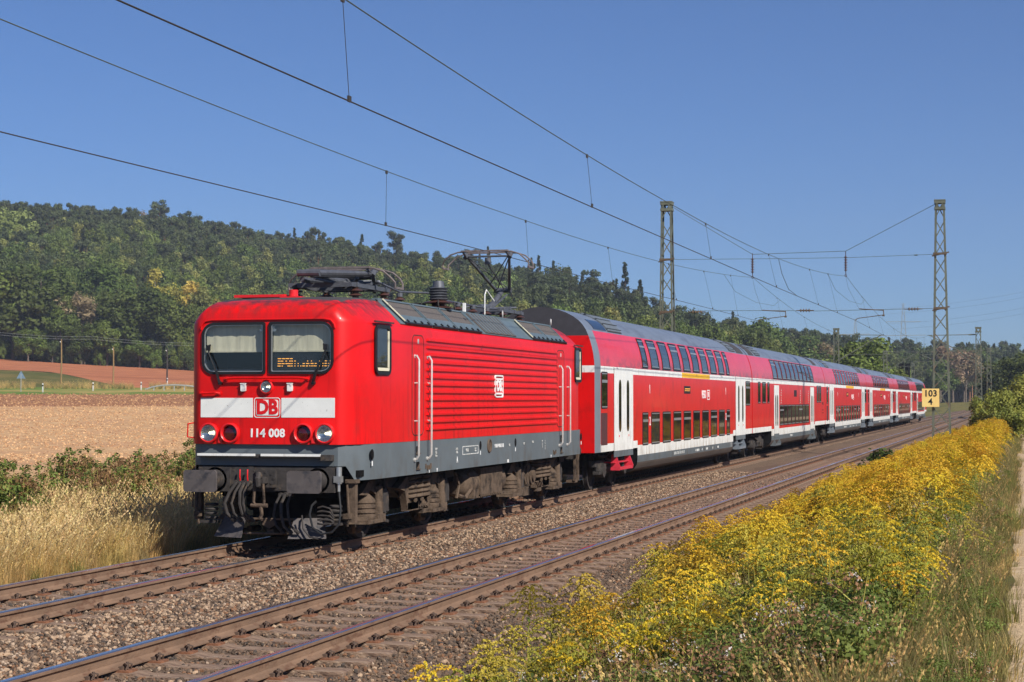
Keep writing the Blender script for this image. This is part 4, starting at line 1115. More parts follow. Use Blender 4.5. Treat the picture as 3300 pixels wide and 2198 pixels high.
def coach_body(kind, root, first=False, nose=False):
    ends = (5.1, 21.9) if kind == 'A' else (5.45, 21.75)
    ys = sorted(set([0, .67, 4.5, ends[0], ends[1], 22.5, LC] + [1.5 + 2 * i for i in range(12)] + ([24.2, 24.8, 25.3, 25.7, 26.1, 26.4, 26.55] if nose else [])))
    v = []; f = []; mi = []
    nz = len(PROF)
    def tap(y, x, z):
        if not nose or y < 23.6: return x, y, z
        t = (y - 23.6) / (LC - 23.6)
        k = 1 - .16 * t ** 3
        top = 4.63 - 1.5 * t ** 2.4
        if z > 2.2: z = 2.2 + (z - 2.2) * (top - 2.2) / 2.43
        return x * k, y, z
    for s in (1, -1):
        base = len(v)
        for y in ys:
            for z, x in PROF: v.append(tap(y, s * x, z))
        for i in range(len(ys) - 1):
            ym = (ys[i] + ys[i + 1]) / 2
            end = ym < ends[0] or ym > ends[1]
            for k in range(nz - 1):
                zm = (PROF[k][0] + PROF[k + 1][0]) / 2
                if end and zm < 1.0: continue
                wz = 1.2 if kind == 'A' else 1.2
                if zm < .60: m = 4
                elif zm < .79: m = 3
                elif zm < 1.07: m = 2
                elif zm < wz and end: m = 2
                elif zm < 2.99: m = 0
                elif zm < 3.16: m = 2
                elif zm < 4.05: m = 1
                else: m = 5
                if first and ym < .67: m = 6 if zm < 4.05 else 5
                a = base + i * nz + k
                f.append((a, a + 1, a + nz + 1, a + nz)); mi.append(m)
    H = len(ys) * nz
    def cap(i, k0, mlist):
        for k in range(k0, nz - 1):
            a = i * nz + k; zm = (PROF[k][0] + PROF[k + 1][0]) / 2
            m = mlist(zm)
            f.append((a, a + 1, H + a + 1, H + a)); mi.append(m)
    k1 = [p[0] for p in PROF].index(1.0)
    front = (lambda z: 8 if z > 3.9 else (2 if 2.99 < z < 3.16 else 0)) if first else (lambda z: 0 if z < 4.05 else 8)
    cap(0, k1, front); cap(len(ys) - 1, k1, lambda z: 0)
    for e, sg in ((ends[0], 1), (ends[1], -1)):
        q = len(v); P = [(x * .995, z) for z, x in PROF if z <= 1.01]
        for x, z in P: v.append((x, e + sg * .012, z))
        for x, z in P: v.append((-x, e + sg * .012, z))
        for k in range(len(P) - 1): f.append((q + k, q + k + 1, q + len(P) + k + 1, q + len(P) + k)); mi.append(7)
    # undersides
    for a, b_ in ((0, ys.index(ends[0])), (ys.index(ends[1]), len(ys) - 1)):
        for i in range(a, b_):
            q = i * nz + k1; f.append((q, q + nz, H + q + nz, H + q)); mi.append(7)
    for i in range(ys.index(ends[0]), ys.index(ends[1])):
        q = i * nz; f.append((q, q + nz, H + q + nz, H + q)); mi.append(4)
    me = raw_mesh("body", v, f, CM, mi)
    bm = bmesh.new(); bm.from_mesh(me); bmesh.ops.remove_doubles(bm, verts=bm.verts, dist=.0005); bmesh.ops.recalc_face_normals(bm, faces=bm.faces); bm.to_mesh(me); bm.free()
    me.polygons.foreach_set("use_smooth", [True] * len(me.polygons)); me.set_sharp_from_angle(angle=R(25))
    return mesh_obj("body", me, root)
_wc = {}
def window_low(root, y0, y1, z0, z1, vent, m_pane=None, name="window"):
    w = round(y1 - y0, 2); key = ('L', w, round(z1 - z0, 2), vent)
    if key not in _wc:
        h = z1 - z0
        b = MB(); lo = rrect(-w / 2, w / 2, 0, h, .06); li = rrect(-w / 2 + .045, w / 2 - .045, .05, h - .045, .04)
        b.ring(lo, li, 'yz', -.01, .012, 0)
        b.box(-.005, .018, -w / 2 + .05, w / 2 - .05, .03, .06, 1); b.box(-.005, .016, -w / 2 + .05, w / 2 - .05, h - .06, h - .035, 1)
        if vent: b.box(-.005, .02, -w / 2 + .05, w / 2 - .05, h * .70, h * .78, 1)
        fr = b.mesh("window", [M_rubber, M_alu])
        b = MB(); b.prism(li, 'yz', -.008, .003); pn = b.mesh("pane", [m_pane or M_pane_low])
        _wc[key] = (fr, pn)
    fr, pn = _wc[key]
    o = mesh_obj(name, fr, root, (1.39, (y0 + y1) / 2, z0)); mesh_obj("pane", pn, o)
def window_up(root, y0, y1, vent, name="upper_window"):
    w = round(y1 - y0, 2); key = ('U', w, vent); z0, z1 = 3.185, 4.015
    if key not in _wc:
        zs = [z0 + (z1 - z0) * i / 8 for i in range(9)]
        def strip(b, ya, yb, za, zb, l0, l1, m):
            zz = [za] + [z for z in zs if za + .005 < z < zb - .005] + [zb]; n = len(zz); vs = []
            for l in (l0, l1):
                for z in zz:
                    x, zz_ = skin(z, l); vs += [(x, ya, zz_), (x, yb, zz_)]
            f = []
            for i in range(n - 1):
                for o in (0, 2 * n): f.append((o + 2 * i, o + 2 * i + 1, o + 2 * i + 3, o + 2 * i + 2))
                f += [(2 * i, 2 * i + 2, 2 * n + 2 * i + 2, 2 * n + 2 * i), (2 * i + 1, 2 * i + 3, 2 * n + 2 * i + 3, 2 * n + 2 * i + 1)]
            f += [(0, 1, 2 * n + 1, 2 * n), (2 * n - 2, 2 * n - 1, 4 * n - 1, 4 * n - 2)]
            b.add(vs, f, m)
        b = MB(); h = w / 2
        strip(b, -h, -h + .05, z0, z1, -.005, .014, 0); strip(b, h - .05, h, z0, z1, -.005, .014, 0)
        strip(b, -h + .05, h - .05, z0, z0 + .05, -.005, .014, 0); strip(b, -h + .05, h - .05, z1 - .05, z1, -.005, .014, 0)
        strip(b, -h + .055, h - .055, z0 + .05, z0 + .075, -.004, .012, 1); strip(b, -h + .055, h - .055, z1 - .085, z1 - .05, -.004, .012, 1)
        if vent: strip(b, -h + .055, h - .055, z0 + .58, z0 + .635, -.004, .016, 1)
        fr = b.mesh("upper_window", [M_rubber, M_alu])
        b = MB(); strip(b, -h + .05, h - .05, z0 + .05, z1 - .05, -.004, .004, 0); pn = b.mesh("pane", [M_pane])
        _wc[key] = (fr, pn)
    fr, pn = _wc[key]
    o = mesh_obj(name, fr, root, (0, (y0 + y1) / 2, 0)); mesh_obj("pane", pn, o)
def roof_patch(root, name, y0, y1, z0, z1, m, lift=.012, slats=0):
    b = MB(); n = 7
    def patch(ya, yb, za, zb, l0, l1, mi):
        vs = []
        for l in (l0, l1):
            for i in range(n + 1):
                x, z = skin(za + (zb - za) * i / n, l); vs += [(x, ya, z), (x, yb, z)]
        N2 = 2 * (n + 1); f = []
        for i in range(n):
            for o in (0, N2): f.append((o + 2 * i, o + 2 * i + 1, o + 2 * i + 3, o + 2 * i + 2))
            f += [(2 * i, 2 * i + 2, N2 + 2 * i + 2, N2 + 2 * i), (2 * i + 1, 2 * i + 3, N2 + 2 * i + 3, N2 + 2 * i + 1)]
        f += [(0, 1, N2 + 1, N2), (N2 - 2, N2 - 1, 2 * N2 - 1, 2 * N2 - 2)]
        b.add(vs, f, mi)
    patch(y0, y1, z0, z1, -.005, lift, 0)
    for k in range(slats):
        ya = y0 + .06 + (y1 - y0 - .12) * k / slats; patch(ya, ya + (y1 - y0) / slats * .45, z0 + .02, z1 - .02, lift, lift + .03, 1)
    if slats:
        for k in range(4):
            za = z0 + (z1 - z0) * (k + .5) / 4; patch(y0, y1, za, za + .02, lift + .03, lift + .035, 2)
    b.build(name, [m, M_endgrey, M_darkmesh], root)
def door(root, y0, y1, z0, z1, slot, step_m, leaves=2):
    w = (y1 - y0) / leaves
    for i in range(leaves):
        a = y0 + i * w + .012; c = y0 + (i + 1) * w - .012
        b = MB(); b.box(1.385, 1.402, a, c, z0, z1, 0)
        for e in (a - .012, c): b.box(1.384, 1.397, e, e + .012, z0 - .02, z1, 1)
        b.box(1.384, 1.40, a, c, z0 - .16, z0 - .004, 2)
        b.box(1.40, 1.412, (a + c) / 2 - .02, (a + c) / 2 + .02, z0 + .35, z0 + .40, 3)
        d = b.build("door", [M_white_paint, M_rubber, M_grey, M_text_red], root)
        ctr = (a + c) / 2 + (.10 if i == 0 else -.10) * (leaves == 2)
        hw = .15 if leaves == 2 else .17
        b = MB(); n = 10; P = []
        for k in range(n + 1): t = PI * k / n; P.append((ctr + hw * math.cos(t), slot[1] - .18 + .18 * math.sin(t)))
        for k in range(n + 1): t = PI + PI * k / n; P.append((ctr + hw * math.cos(t), slot[0] + .18 + .18 * math.sin(t)))
        b.prism(P, 'yz', 1.40, 1.408); b.build("door_window", [M_pane_low], d)
    b = MB(); yc = (y0 + y1) / 2
    b.box(1.02, 1.36, yc - .9, yc + .9, z0 - .32, z0 - .29); b.box(1.22, 1.46, yc - .75, yc + .75, z0 - .50, z0 - .47); b.box(1.45, 1.47, yc - .75, yc + .75, z0 - .50, z0 - .42)
    for s in (-1, 1):
        b.prism([(1.25, z0 - .10), (1.36, z0 - .10), (1.48, z0 - .42), (1.46, z0 - .51), (1.22, z0 - .51)], 'xz', yc + s * .80 - .02, yc + s * .80 + .02)
    b.build("door_step", [step_m], root)
def coach_bogie(root, yc):
    g = empty("bogie", (0, yc, 0)); g.parent = root
    for dy in (-1.25, 1.25): wheelset(g, dy, .46)
    b = MB()
    for s in (-1, 1):
        x0, x1 = sorted((s * .92, s * 1.06))
        b.prism([(-1.9, .60), (-1.9, .74), (-.7, .74), (-.45, .56), (.45, .56), (.7, .74), (1.9, .74), (1.9, .60), (.75, .58), (.5, .40), (-.5, .40), (-.75, .58)], 'yz', x0, x1)
        for dy in (-1.25, 1.25):
            b.cyl((s * .9, dy, .46), (s * 1.16, dy, .46), .15, n=12); b.cyl((s * 1.05, dy - .3, .5), (s * 1.05, dy - .3, .66), .09, n=10); b.cyl((s * 1.05, dy + .3, .5), (s * 1.05, dy + .3, .66), .09, n=10); b.box(*sorted((s * .95, s * 1.12)), dy - .4, dy + .4, .40, .48)
        b.cyl((s * 1.0, 0, .58), (s * 1.0, 0, 1.0), .24, n=14); b.bar((s * 1.12, -.9, .8), (s * 1.12, .1, .62), .06, .06); b.cyl((s * 1.14, .6, .5), (s * 1.14, .6, .9), .05, n=8)
        b.box(*sorted((s * .7, s * 1.0)), 1.95, 2.05, .25, .6)
        b.tube([(s * 1.1, -1.8, .9), (s * 1.14, -1.2, .84), (s * 1.12, -.5, .92), (s * 1.1, .6, .96), (s * 1.14, 1.6, .82)], .03, 6)
    b.box(-.9, .9, -.3, .3, .5, .9)
    b.build("bogie_frame", [M_dark], g)
UP_A = [(5.80, 6.53), (7.03, 8.17), (8.70, 9.87), (10.38, 11.56), (12.07, 13.25), (13.76, 14.90), (15.42, 16.60), (17.10, 18.30), (18.80, 19.96), (20.46, 21.12)]
M_crestA = M_text
def lettering_A(root):
    b = MB(); b.box(1.388, 1.394, 12.1, 13.2, 2.50, 2.74); d = b.build("destination_display", [M_rubber], root)
    b = MB()
    for k in range(9): b.box(1.394, 1.397, 12.25 + k * .1, 12.31 + k * .1, 2.64, 2.665); b.box(1.394, 1.397, 12.22 + k * .1, 12.27 + k * .1, 2.585, 2.605)
    b.build("lit_characters", [M_led], d)
    mesh_obj("lettering", text_mesh("REGIO", .36, M_text, .002, bold=.008, sx=.80, spacing=.95), root, (1.392, 15.72, 2.475), SIDE_ROT)
    b = MB(); b.ring(rrect(16.34, 16.84, 2.31, 2.64, .03), rrect(16.37, 16.81, 2.34, 2.61, .02), 'yz', 1.388, 1.395); c = b.build("crest_outline", [M_text], root)
    mesh_obj("lettering", text_mesh("DB", .24, M_text, .002, bold=.006, sx=.82), c, (1.392, 16.59, 2.475), SIDE_ROT)
    for y in (6.78, 20.25):
        mesh_obj("class_number", text_mesh("1", .34, M_text, .002, bold=.006), root, (1.392, y, 2.6), SIDE_ROT)
        mesh_obj("class_number", text_mesh("2", .34, M_text, .002, bold=.006), root, (1.398, y, 1.7), SIDE_ROT)
    mesh_obj("side_number", text_mesh("50 80 26-75 022-1 D-DB   DBz 751", .13, M_text_dim, .002, sx=.95), root, (1.388, 11.3, .69), SIDE_ROT)
    b = MB()
    for y in (14.1, 14.3, 15.3, 16.1, 16.5, 17.4, 18.4): b.box(1.387, 1.392, y, y + .09 + .2 * (int(y * 10) % 3), .65, .72)
    b.box(1.389, 1.394, 21.4, 21.43, .62, .82); b.build("side_markings", [M_text_dim], root)
def coach_A(root, first=False, yellow=(11.75, 16.85)):
    coach_body('A', root, first)
    for i, (a, c) in enumerate(UP_A):
        window_up(root, a, c, i in (0, 1, 3, 5, 6, 7, 8, 9)); window_low(root, a - .06, c, 1.05, 1.965, i in (0, 1, 3, 4, 7, 9))
    step = M_pink if first else M_endgrey
    door(root, 2.16, 4.49, .99, 3.15, (1.47, 2.84), step); door(root, 22.5, 24.85, .99, 3.15, (1.47, 2.84), M_endgrey)
    window_low(root, .72, 1.40, 2.09, 3.02, True, name="end_window"); window_low(root, 24.98, 26.1, 2.09, 3.02, True, name="end_window")
    b = MB(); b.box(1.388, 1.396, .70, 1.39, 1.17, 1.98); b.build("louvre_panel", [M_brown], root)
    if yellow:
        b = MB(); b.box(1.388, 1.394, yellow[0], yellow[1], 3.0, 3.15); b.build("class_stripe", [M_yellow], root)
    roof_patch(root, "roof_window", .95, 2.35, 4.09, 4.34, M_pane, .012); roof_patch(root, "roof_grille", 2.5, 4.2, 4.08, 4.58, M_darkmesh, .008, 9)
    roof_patch(root, "roof_grille", 22.6, 24.0, 4.10, 4.56, M_darkmesh, .008, 8); roof_patch(root, "roof_hatch", 24.3, 25.9, 4.08, 4.55, M_loco_roof, .015)
    for s in (-1, 1):
        b = MB(); b.box(1.34, 1.37, 3.3 + s * .17 - .03, 3.3 + s * .17 + .03, 3.24, 3.34); b.build("door_lamp", [M_dark], root)
    coach_bogie(root, 3.3); coach_bogie(root, 23.3)
    lettering_A(root)
    b = MB(); b.prism([(x, z) for z, x in PROF if z >= 1.0 and z <= 4.5] + [(-x, z) for z, x in reversed(PROF) if z >= 1.0 and z <= 4.5], 'xz', LC - .02, LC + .2)
    for k in range(len(b.v)): x, y, z = b.v[k]; b.v[k] = (x * .93, y, 1.0 + (z - 1.0) * .96)
    b.build("gangway", [M_black], root)
    for s in (-1, 1):
        b = MB()
        for y0, d in ((0, -1), (LC, 1)): b.cyl((s * .875, y0, 1.05), (s * .875, y0 + d * .12, 1.05), .18, n=12)
        b.build("buffer", [M_dark], root)
    return root
def coach_B(root, nose=False):
    coach_body('B', root, False, nose)
    for i in range(10):
        a = 6.05 + i * 1.545; window_up(root, a, a + (1.36), i == 0)
    for i in range(8):
        a = 8.12 + i * 1.39; window_low(root, a, a + 1.27, 1.19, 2.09, i in (0, 5))
    for a, c in ((1.48, 2.14), (2.70, 3.70), (4.22, 4.82), (22.68, 23.52), (23.80, 24.70)): window_low(root, a, c, 2.16, 3.03, False, name="end_window")
    for a in (6.25, 19.72): door(root, a, a + 1.6, .86, 2.93, (1.18, 2.52), M_grey)
    b = MB()
    for s, a in ((1, 25.2), (1, 25.6)): b.box(1.388, 1.395, a, a + .25, 2.05, 2.18); b.box(1.388, 1.395, a, a + .3, 1.75, 1.79); b.box(1.388, 1.395, a, a + .3, 1.6, 1.63)
    b.build("louvre_panel", [M_brown], root)
    b = MB(); b.box(1.388, 1.395, 13.2, 14.2, 2.45, 2.75); b.build("destination_display", [M_rubber], root)
    for y in (8.6, 15.6, 18.9):
        b = MB()
        for k in range(6): b.box(1.388, 1.393, y - .1 + .05 * (k % 3), y + .12 + .04 * (k % 2), 2.15 + k * .11, 2.20 + k * .11)
        b.build("side_markings", [M_text_dim], root)
    mesh_obj("side_number", text_mesh("50 80 36-33 017-5", .13, M_text_dim, .002, sx=.95), root, (1.388, 12.2, .69), SIDE_ROT)
    roof_patch(root, "roof_hatch", .6, 1.9, 4.08, 4.5, M_loco_roof, .015); roof_patch(root, "roof_grille", 2.4, 3.9, 4.1, 4.56, M_darkmesh, .008, 8)
    if not nose: roof_patch(root, "roof_hatch", 23.2, 24.6, 4.1, 4.55, M_loco_roof, .015)
    coach_bogie(root, 3.2); coach_bogie(root, 23.4)
    b = MB(); b.prism([(x, z) for z, x in PROF if z >= 1.0 and z <= 4.5] + [(-x, z) for z, x in reversed(PROF) if z >= 1.0 and z <= 4.5], 'xz', -.1, .02) if nose else b.prism([(x, z) for z, x in PROF if 1.0 <= z <= 4.5] + [(-x, z) for z, x in reversed(PROF) if 1.0 <= z <= 4.5], 'xz', LC - .02, LC + .2)
    for k in range(len(b.v)): x, y, z = b.v[k]; b.v[k] = (x * .93, y, 1.0 + (z - 1.0) * .96)
    b.build("gangway", [M_black], root)
    return root
CY = 42.78
GR = "red double deck coaches of the train"
c1 = coach_A(empty("passenger_coach", (AX, CY, 0), 0, "red double-deck coach coupled right behind the locomotive, grey-banded at its front end", "coach", GR), True)
c2 = coach_B(empty("passenger_coach", (AX, CY + 26.8, 0), 0, "second red double-deck coach, with narrow doors set inwards and a mast's shadow on its side", "coach", GR))
c3 = coach_A(empty("passenger_coach", (AX, CY + 53.6, 0), 0, "third red double-deck coach, with the middle one of the three yellow stripes above its windows", "coach", GR))
c4 = copy_tree(c3, None, (AX, CY + 80.4, 0)); c4["label"] = "fourth red double-deck coach, with the farthest of the three yellow stripes"
c5 = copy_tree(c3, None, (AX, CY + 107.2, 0)); c5["label"] = "fifth red double-deck coach, without a yellow stripe, next to the tail coach"
for ch in list(c5.children):
    if ch.name.startswith("class_stripe"): bpy.data.objects.remove(ch)
c6 = coach_B(empty("passenger_coach", (AX, CY + 134.0, 0), 0, "tail coach of the red train with a rounded sloping end, partly behind the 103 sign", "coach", GR), True)
# ================================================================ overhead line
M_mast = mat("mast_paint", lin(102, 106, 92), rough=.75, var=.14, scale=3, spec=.3)
add_layer(M_mast, lin(120, 88, 64), 2.4, .56, .68, stretch=(1, 1, .5))
M_wire = mat("copper_wire", lin(62, 56, 50), rough=.6, var=.1, scale=2)
M_wire2 = mat("bronze_wire", lin(84, 92, 78), rough=.6, var=.1, scale=2)
M_arm = mat("steady_arm", lin(96, 80, 62), rough=.7, var=.2, scale=8)
M_galv = mat("galvanised", lin(168, 172, 168), rough=.5, metal=.4, var=.1, scale=5)
M_conc = mat("concrete", lin(150, 144, 134), rough=.9, var=.12, scale=6)

def lattice_mast(x, y, z0, z1, wb, wt, db, dt, bay, label, cat="catenary mast", group=None, th=.07, cap=True):
    root = empty("lattice_mast", (x, y, z0), 0, label, cat, group)
    H = z1 - z0
    C = lambda sx, sy, z: (sx * (wb + (wt - wb) * z / H) / 2, sy * (db + (dt - db) * z / H) / 2, z)
    for sx in (-1, 1):
        for sy in (-1, 1):
            b = MB(); p0, p1 = C(sx, sy, 0), C(sx, sy, H)
            b.bar((p0[0] - sx * th / 2, p0[1], 0), (p1[0] - sx * th / 2, p1[1], H), th, .012, up=(0, 1, 0))
            b.bar((p0[0], p0[1] - sy * th / 2, 0), (p1[0], p1[1] - sy * th / 2, H), .012, th, up=(0, 1, 0))
            b.build("leg", [M_mast], root)
    n = max(2, round(H / bay))
    for ax in (0, 1):
        for s in (-1, 1):
            b = MB()
            for i in range(n):
                a, c = H * i / n, H * (i + 1) / n
                u0, u1 = ((-1, 1) if (i + (s > 0)) % 2 else (1, -1))
                P = (lambda u, z: C(u, s, z)) if ax == 0 else (lambda u, z: C(s, u, z))
                b.bar(P(u0, a), P(u1, c), .045 if th > .05 else .03, .012, up=(0, 1, 0) if ax == 0 else (1, 0, 0))
            b.build("bracing", [M_mast], root)
    if cap:
        b = MB(); w = wt / 2 + .03; d = dt / 2 + .03
        b.box(-w, w, -d, d, H - .42, H - .38); b.box(-w - .02, w + .02, -d - .02, d + .02, H - .02, H + .03)
        for s in (-1, 1):
            for za, zb in ((H - .42, H - .30), (H - .14, H)): b.box(-w, w, s * d - .01, s * d + .01, za, zb); b.box(s * w - .01, s * w + .01, -d, d, za, zb)
            for q in (-.5, .5): b.box(q * w - .03, q * w + .03, s * d - .012, s * d + .012, H - .3, H - .14)
        b.build("mast_head", [M_mast], root)
    b = MB(); b.box(-wb / 2 - .25, wb / 2 + .25, -db / 2 - .25, db / 2 + .25, -.5, .1); b.build("foundation", [M_conc], root)
    return root
YS = 82.0
mr = lattice_mast(-3.46, YS, -.55, 11.25, .86, .40, .80, .4, .86, "tall grey-green lattice mast in front on the right, behind the 103 sign")
ml = lattice_mast(-15.90, YS, -.75, 11.55, .80, .47, .8, .45, .86, "tall lattice mast rising behind the roof of the first coach")
for m_, s in ((mr, -1), (ml, 1)):
    for z in (8.84, 6.40):
        b = MB(); b.box(-.30, .30, -.35, -.27, z - m_.location.z - .05, z - m_.location.z + .05); b.bar((-.35, -.3, z - m_.location.z - .1), (.4, -.3, z - m_.location.z + .06), .06, .06); b.build("wire_anchor", [M_arm], m_)
def ribbed_insulator(b, p0, p1, r=.09, n=5, m=0):
    p0 = Vector(p0); p1 = Vector(p1); L_ = (p1 - p0).length; h = L_ / n
    prof = [(.03, 0)]
    for i in range(n): prof += [(.03, i * h + h * .2), (r, i * h + h * .42), (r * .9, i * h + h * .58), (.03, i * h + h * .75)]
    prof.append((.03, L_)); b.lathe(prof, p0, p1 - p0, 10, m)
span = empty("cross_span", (0, YS, 0), 0, "cross-span of wires with hanging insulators strung between the two tall lattice masts", "overhead wires")
b = MB(); b.tube([(-15.68, 0, 11.35), (-11.9, 0, 9.02), (-7.65, 0, 9.07), (-3.66, 0, 11.1)], .013, 5); b.build("head_span_wire", [M_wire2], span)
b = MB(); b.tube([(-15.7, 0, 8.86), (-11, 0, 8.80), (-7.6, 0, 8.77), (-3.66, 0, 8.84)], .010, 5); b.cyl((-4.6, 0, 8.82), (-4.45, 0, 8.82), .03, n=6); b.build("upper_span_wire", [M_wire2], span)
b = MB(); b.tube([(-15.7, 0, 6.45), (-11, 0, 6.41), (-9, 0, 6.36), (-3.66, 0, 6.41)], .011, 5); b.build("lower_span_wire", [M_wire2], span)
for x in (-14.5, -9.5, -4.65):
    b = MB(); ribbed_insulator(b, (x - .25, 0, 6.39), (x + .25, 0, 6.39), .085, 4); b.cyl((x - .4, 0, 6.39), (x - .25, 0, 6.39), .02, n=6); b.cyl((x + .25, 0, 6.39), (x + .4, 0, 6.39), .02, n=6); b.build("span_insulator", [M_arm], span)
for x, xc in ((-11.9, -11.64), (-7.65, -7.23)):
    b = MB(); ribbed_insulator(b, (x, 0, 8.15), (x, 0, 8.85), .085, 6); b.cyl((x, 0, 8.85), (x, 0, 9.07), .018, n=6); b.cyl((x, 0, 7.95), (x, 0, 8.15), .018, n=6); b.torus((x, 0, 7.95), (0, 1, 0), .05, .012, 10, 5); b.build("hanging_insulator", [M_ins], span)
    b = MB(); b.tube([(x, 0, 7.93), (x + .1, 0, 7.4), (xc + .17, 0, 6.42)], .006, 4); b.build("hanger_wire", [M_wire], span)
    b = MB(); b.tube([(xc + .17, 0, 6.43), (xc + 1.25, 0, 6.35)], .022, 6); b.tube([(xc + 1.25, 0, 6.38), (xc + 1.26, 0, 6.12)], .022, 6); b.cyl((xc + 1.2, 0, 6.12), (xc + 1.3, 0, 6.12), .04, n=8); b.tube([(xc + 1.25, 0, 6.14), (xc + .1, 0, 6.0), (xc, 0, 5.92)], .018, 6); b.build("steady_arm", [M_arm], span)

def overhead(label, pts_c, supp, m_low, xm, drops):
    """contact wire + catenary wire + droppers for one track"""
    root = empty("overhead_line", (0, 0, 0), 0, label, "overhead line")
    def cz(y):
        return lerp_tab([(p[0], p[2]) for p in pts_c], y)
    def cx(y):
        return lerp_tab([(p[0], p[1]) for p in pts_c], y)
    def mz(y):
        for (a, za), (c, zc) in zip(supp, supp[1:]):
            if a <= y <= c:
                t = (y - a) / (c - a); low = m_low if a < 60 else m_low + .05
                s = 4 * t * (1 - t); base = za + (zc - za) * t
                return base - s * (((za + zc) / 2) - low)
        return supp[-1][1]
    def mx_(y): return lerp_tab(xm, y)
    ys = [-4 + 2.0 * i for i in range(150)]
    b = MB(); b.tube([(cx(y), y, cz(y)) for y in ys if y <= supp[-1][0]], .0095, 6); b.build("contact_wire", [M_wire], root)
    b = MB(); b.tube([(mx_(y), y, mz(y)) for y in ys if y <= supp[-1][0]], .0085, 6); b.build("catenary_wire", [M_wire2], root)
    for y in drops:
        b = MB(); b.tube([(mx_(y), y, mz(y)), (cx(y + .35), y + .35, cz(y + .35))], .0045 if y < 130 else .008, 4)
        b.box(cx(y + .35) - .012, cx(y + .35) + .012, y + .31, y + .39, cz(y + .35) - .01, cz(y + .35) + .06); b.box(mx_(y) - .012, mx_(y) + .012, y - .04, y + .04, mz(y) - .05, mz(y) + .015)
        b.build("dropper", [M_wire], root)
    return root, mz
SB = [(-4, 7.9), (82, 7.93), (154, 7.75), (204, 7.7), (260, 7.6)]
SA = [(-10, 7.9), (82, 7.95), (152, 7.75), (208, 7.7), (260, 7.6)]
rb, mzb = overhead("contact wire and catenary wire hung over the empty track, upper right pair", [(-6, -7.55, 5.80), (13.7, -7.46, 5.76), (31, -7.36, 5.76), (56, -7.26, 5.79), (82, -7.23, 5.91), (154, -7.55, 5.75), (204, -7.2, 5.7), (260, -7.4, 5.7)],
         SB, 6.60, [(-6, -7.4), (40, -7.36), (82, -7.63), (154, -7.45), (260, -7.35)], [18.8, 30.6, 43.0, 54.8, 66.5, 73.5, 90, 100, 112, 124, 136, 146, 162, 174, 186, 196, 214, 228, 242])
ra, mza = overhead("contact wire and catenary wire hung over the train, lower left pair", [(-6, -12.9, 5.66), (19.5, -12.14, 5.635), (32.5, -11.62, 5.64), (37.5, -11.52, 5.645), (50, -11.52, 5.69), (67, -11.45, 5.80), (82, -11.64, 5.92), (152, -11.2, 5.75), (208, -11.7, 5.7), (260, -11.4, 5.7)],
         SA, 6.62, [(-6, -11.6), (40, -11.48), (82, -11.88), (152, -11.4), (260, -11.5)], [31.6, 41.4, 50.7, 60.5, 68, 75, 90, 101, 113, 125, 137, 160, 172, 184, 196, 216, 230, 244])
# jumper loop from catenary wire to contact wire near the span
b = MB(); b.tube([(-7.5, 57.5, mzb(57.5)), (-7.45, 57.9, 6.4), (-7.35, 58.8, 5.95), (-7.26, 60.5, 5.81)], .009, 5); b.build("jumper_loop", [M_wire], rb)
for root, xs_, yy in ((rb, -7.63, 82), (ra, -11.88, 82)):
    b = MB(); mz_ = mzb if root is rb else mza
    b.tube([(xs_ + .1, yy - 9, mz_(yy - 9)), (xs_ + .1, yy - 6, 6.95), (xs_ + .12, yy, 6.8), (xs_ + .15, yy + 6, 6.95), (xs_ + .1, yy + 9, mz_(yy + 9))], .007, 5); b.build("stitch_wire", [M_wire2], root)

def cantilever_mast(x, y, z0, z1, side, xc, label, group):
    root = lattice_mast(x, y, z0, z1, .62, .42, .5, .36, .8, label, "catenary mast", group, th=.065)
    s = side
    arm = MB()
    dx = xc - x
    arm.tube([(s * .2, 0, 7.75 - z0), (dx + s * .3, 0, 7.72 - z0)], .03, 6); arm.tube([(s * .2, 0, 5.6 - z0), (dx + s * .1, 0, 7.72 - z0)], .04, 6); arm.cyl((s * .25, 0, 7.75 - z0), (s * .8, 0, 7.745 - z0), .055, n=8); arm.cyl((s * .3, 0, 5.7 - z0), (s * .75, 0, 5.98 - z0), .055, n=8)
    arm.tube([(s * .9, 0, 6.1 - z0), (dx + s * .9, 0, 6.1 - z0), (dx, 0, 5.75 - z0)], .02, 5)
    arm.build("cantilever", [M_mast], root)
    return root
GM = "lattice masts farther along the line"
cantilever_mast(-3.45, 154, -.7, 8.35, -1, -7.3, "shorter lattice mast with a slanting bracket, first beyond the 103 sign on the right", GM)
cantilever_mast(-3.45, 204, -.7, 8.0, -1, -7.3, "second shorter lattice mast on the right, above the yellow-green bush", GM)
cantilever_mast(-15.0, 152, -.7, 8.3, 1, -11.4, "shorter lattice mast standing behind the train roof, left of the round green tree", GM)
cantilever_mast(-15.0, 208, -.7, 7.9, 1, -11.4, "thin lattice mast in front of the round green tree behind the train", GM)
cantilever_mast(-15.0, 262, -.7, 7.6, 1, -11.4, "farthest thin lattice mast behind the train, right of the round green tree", GM)

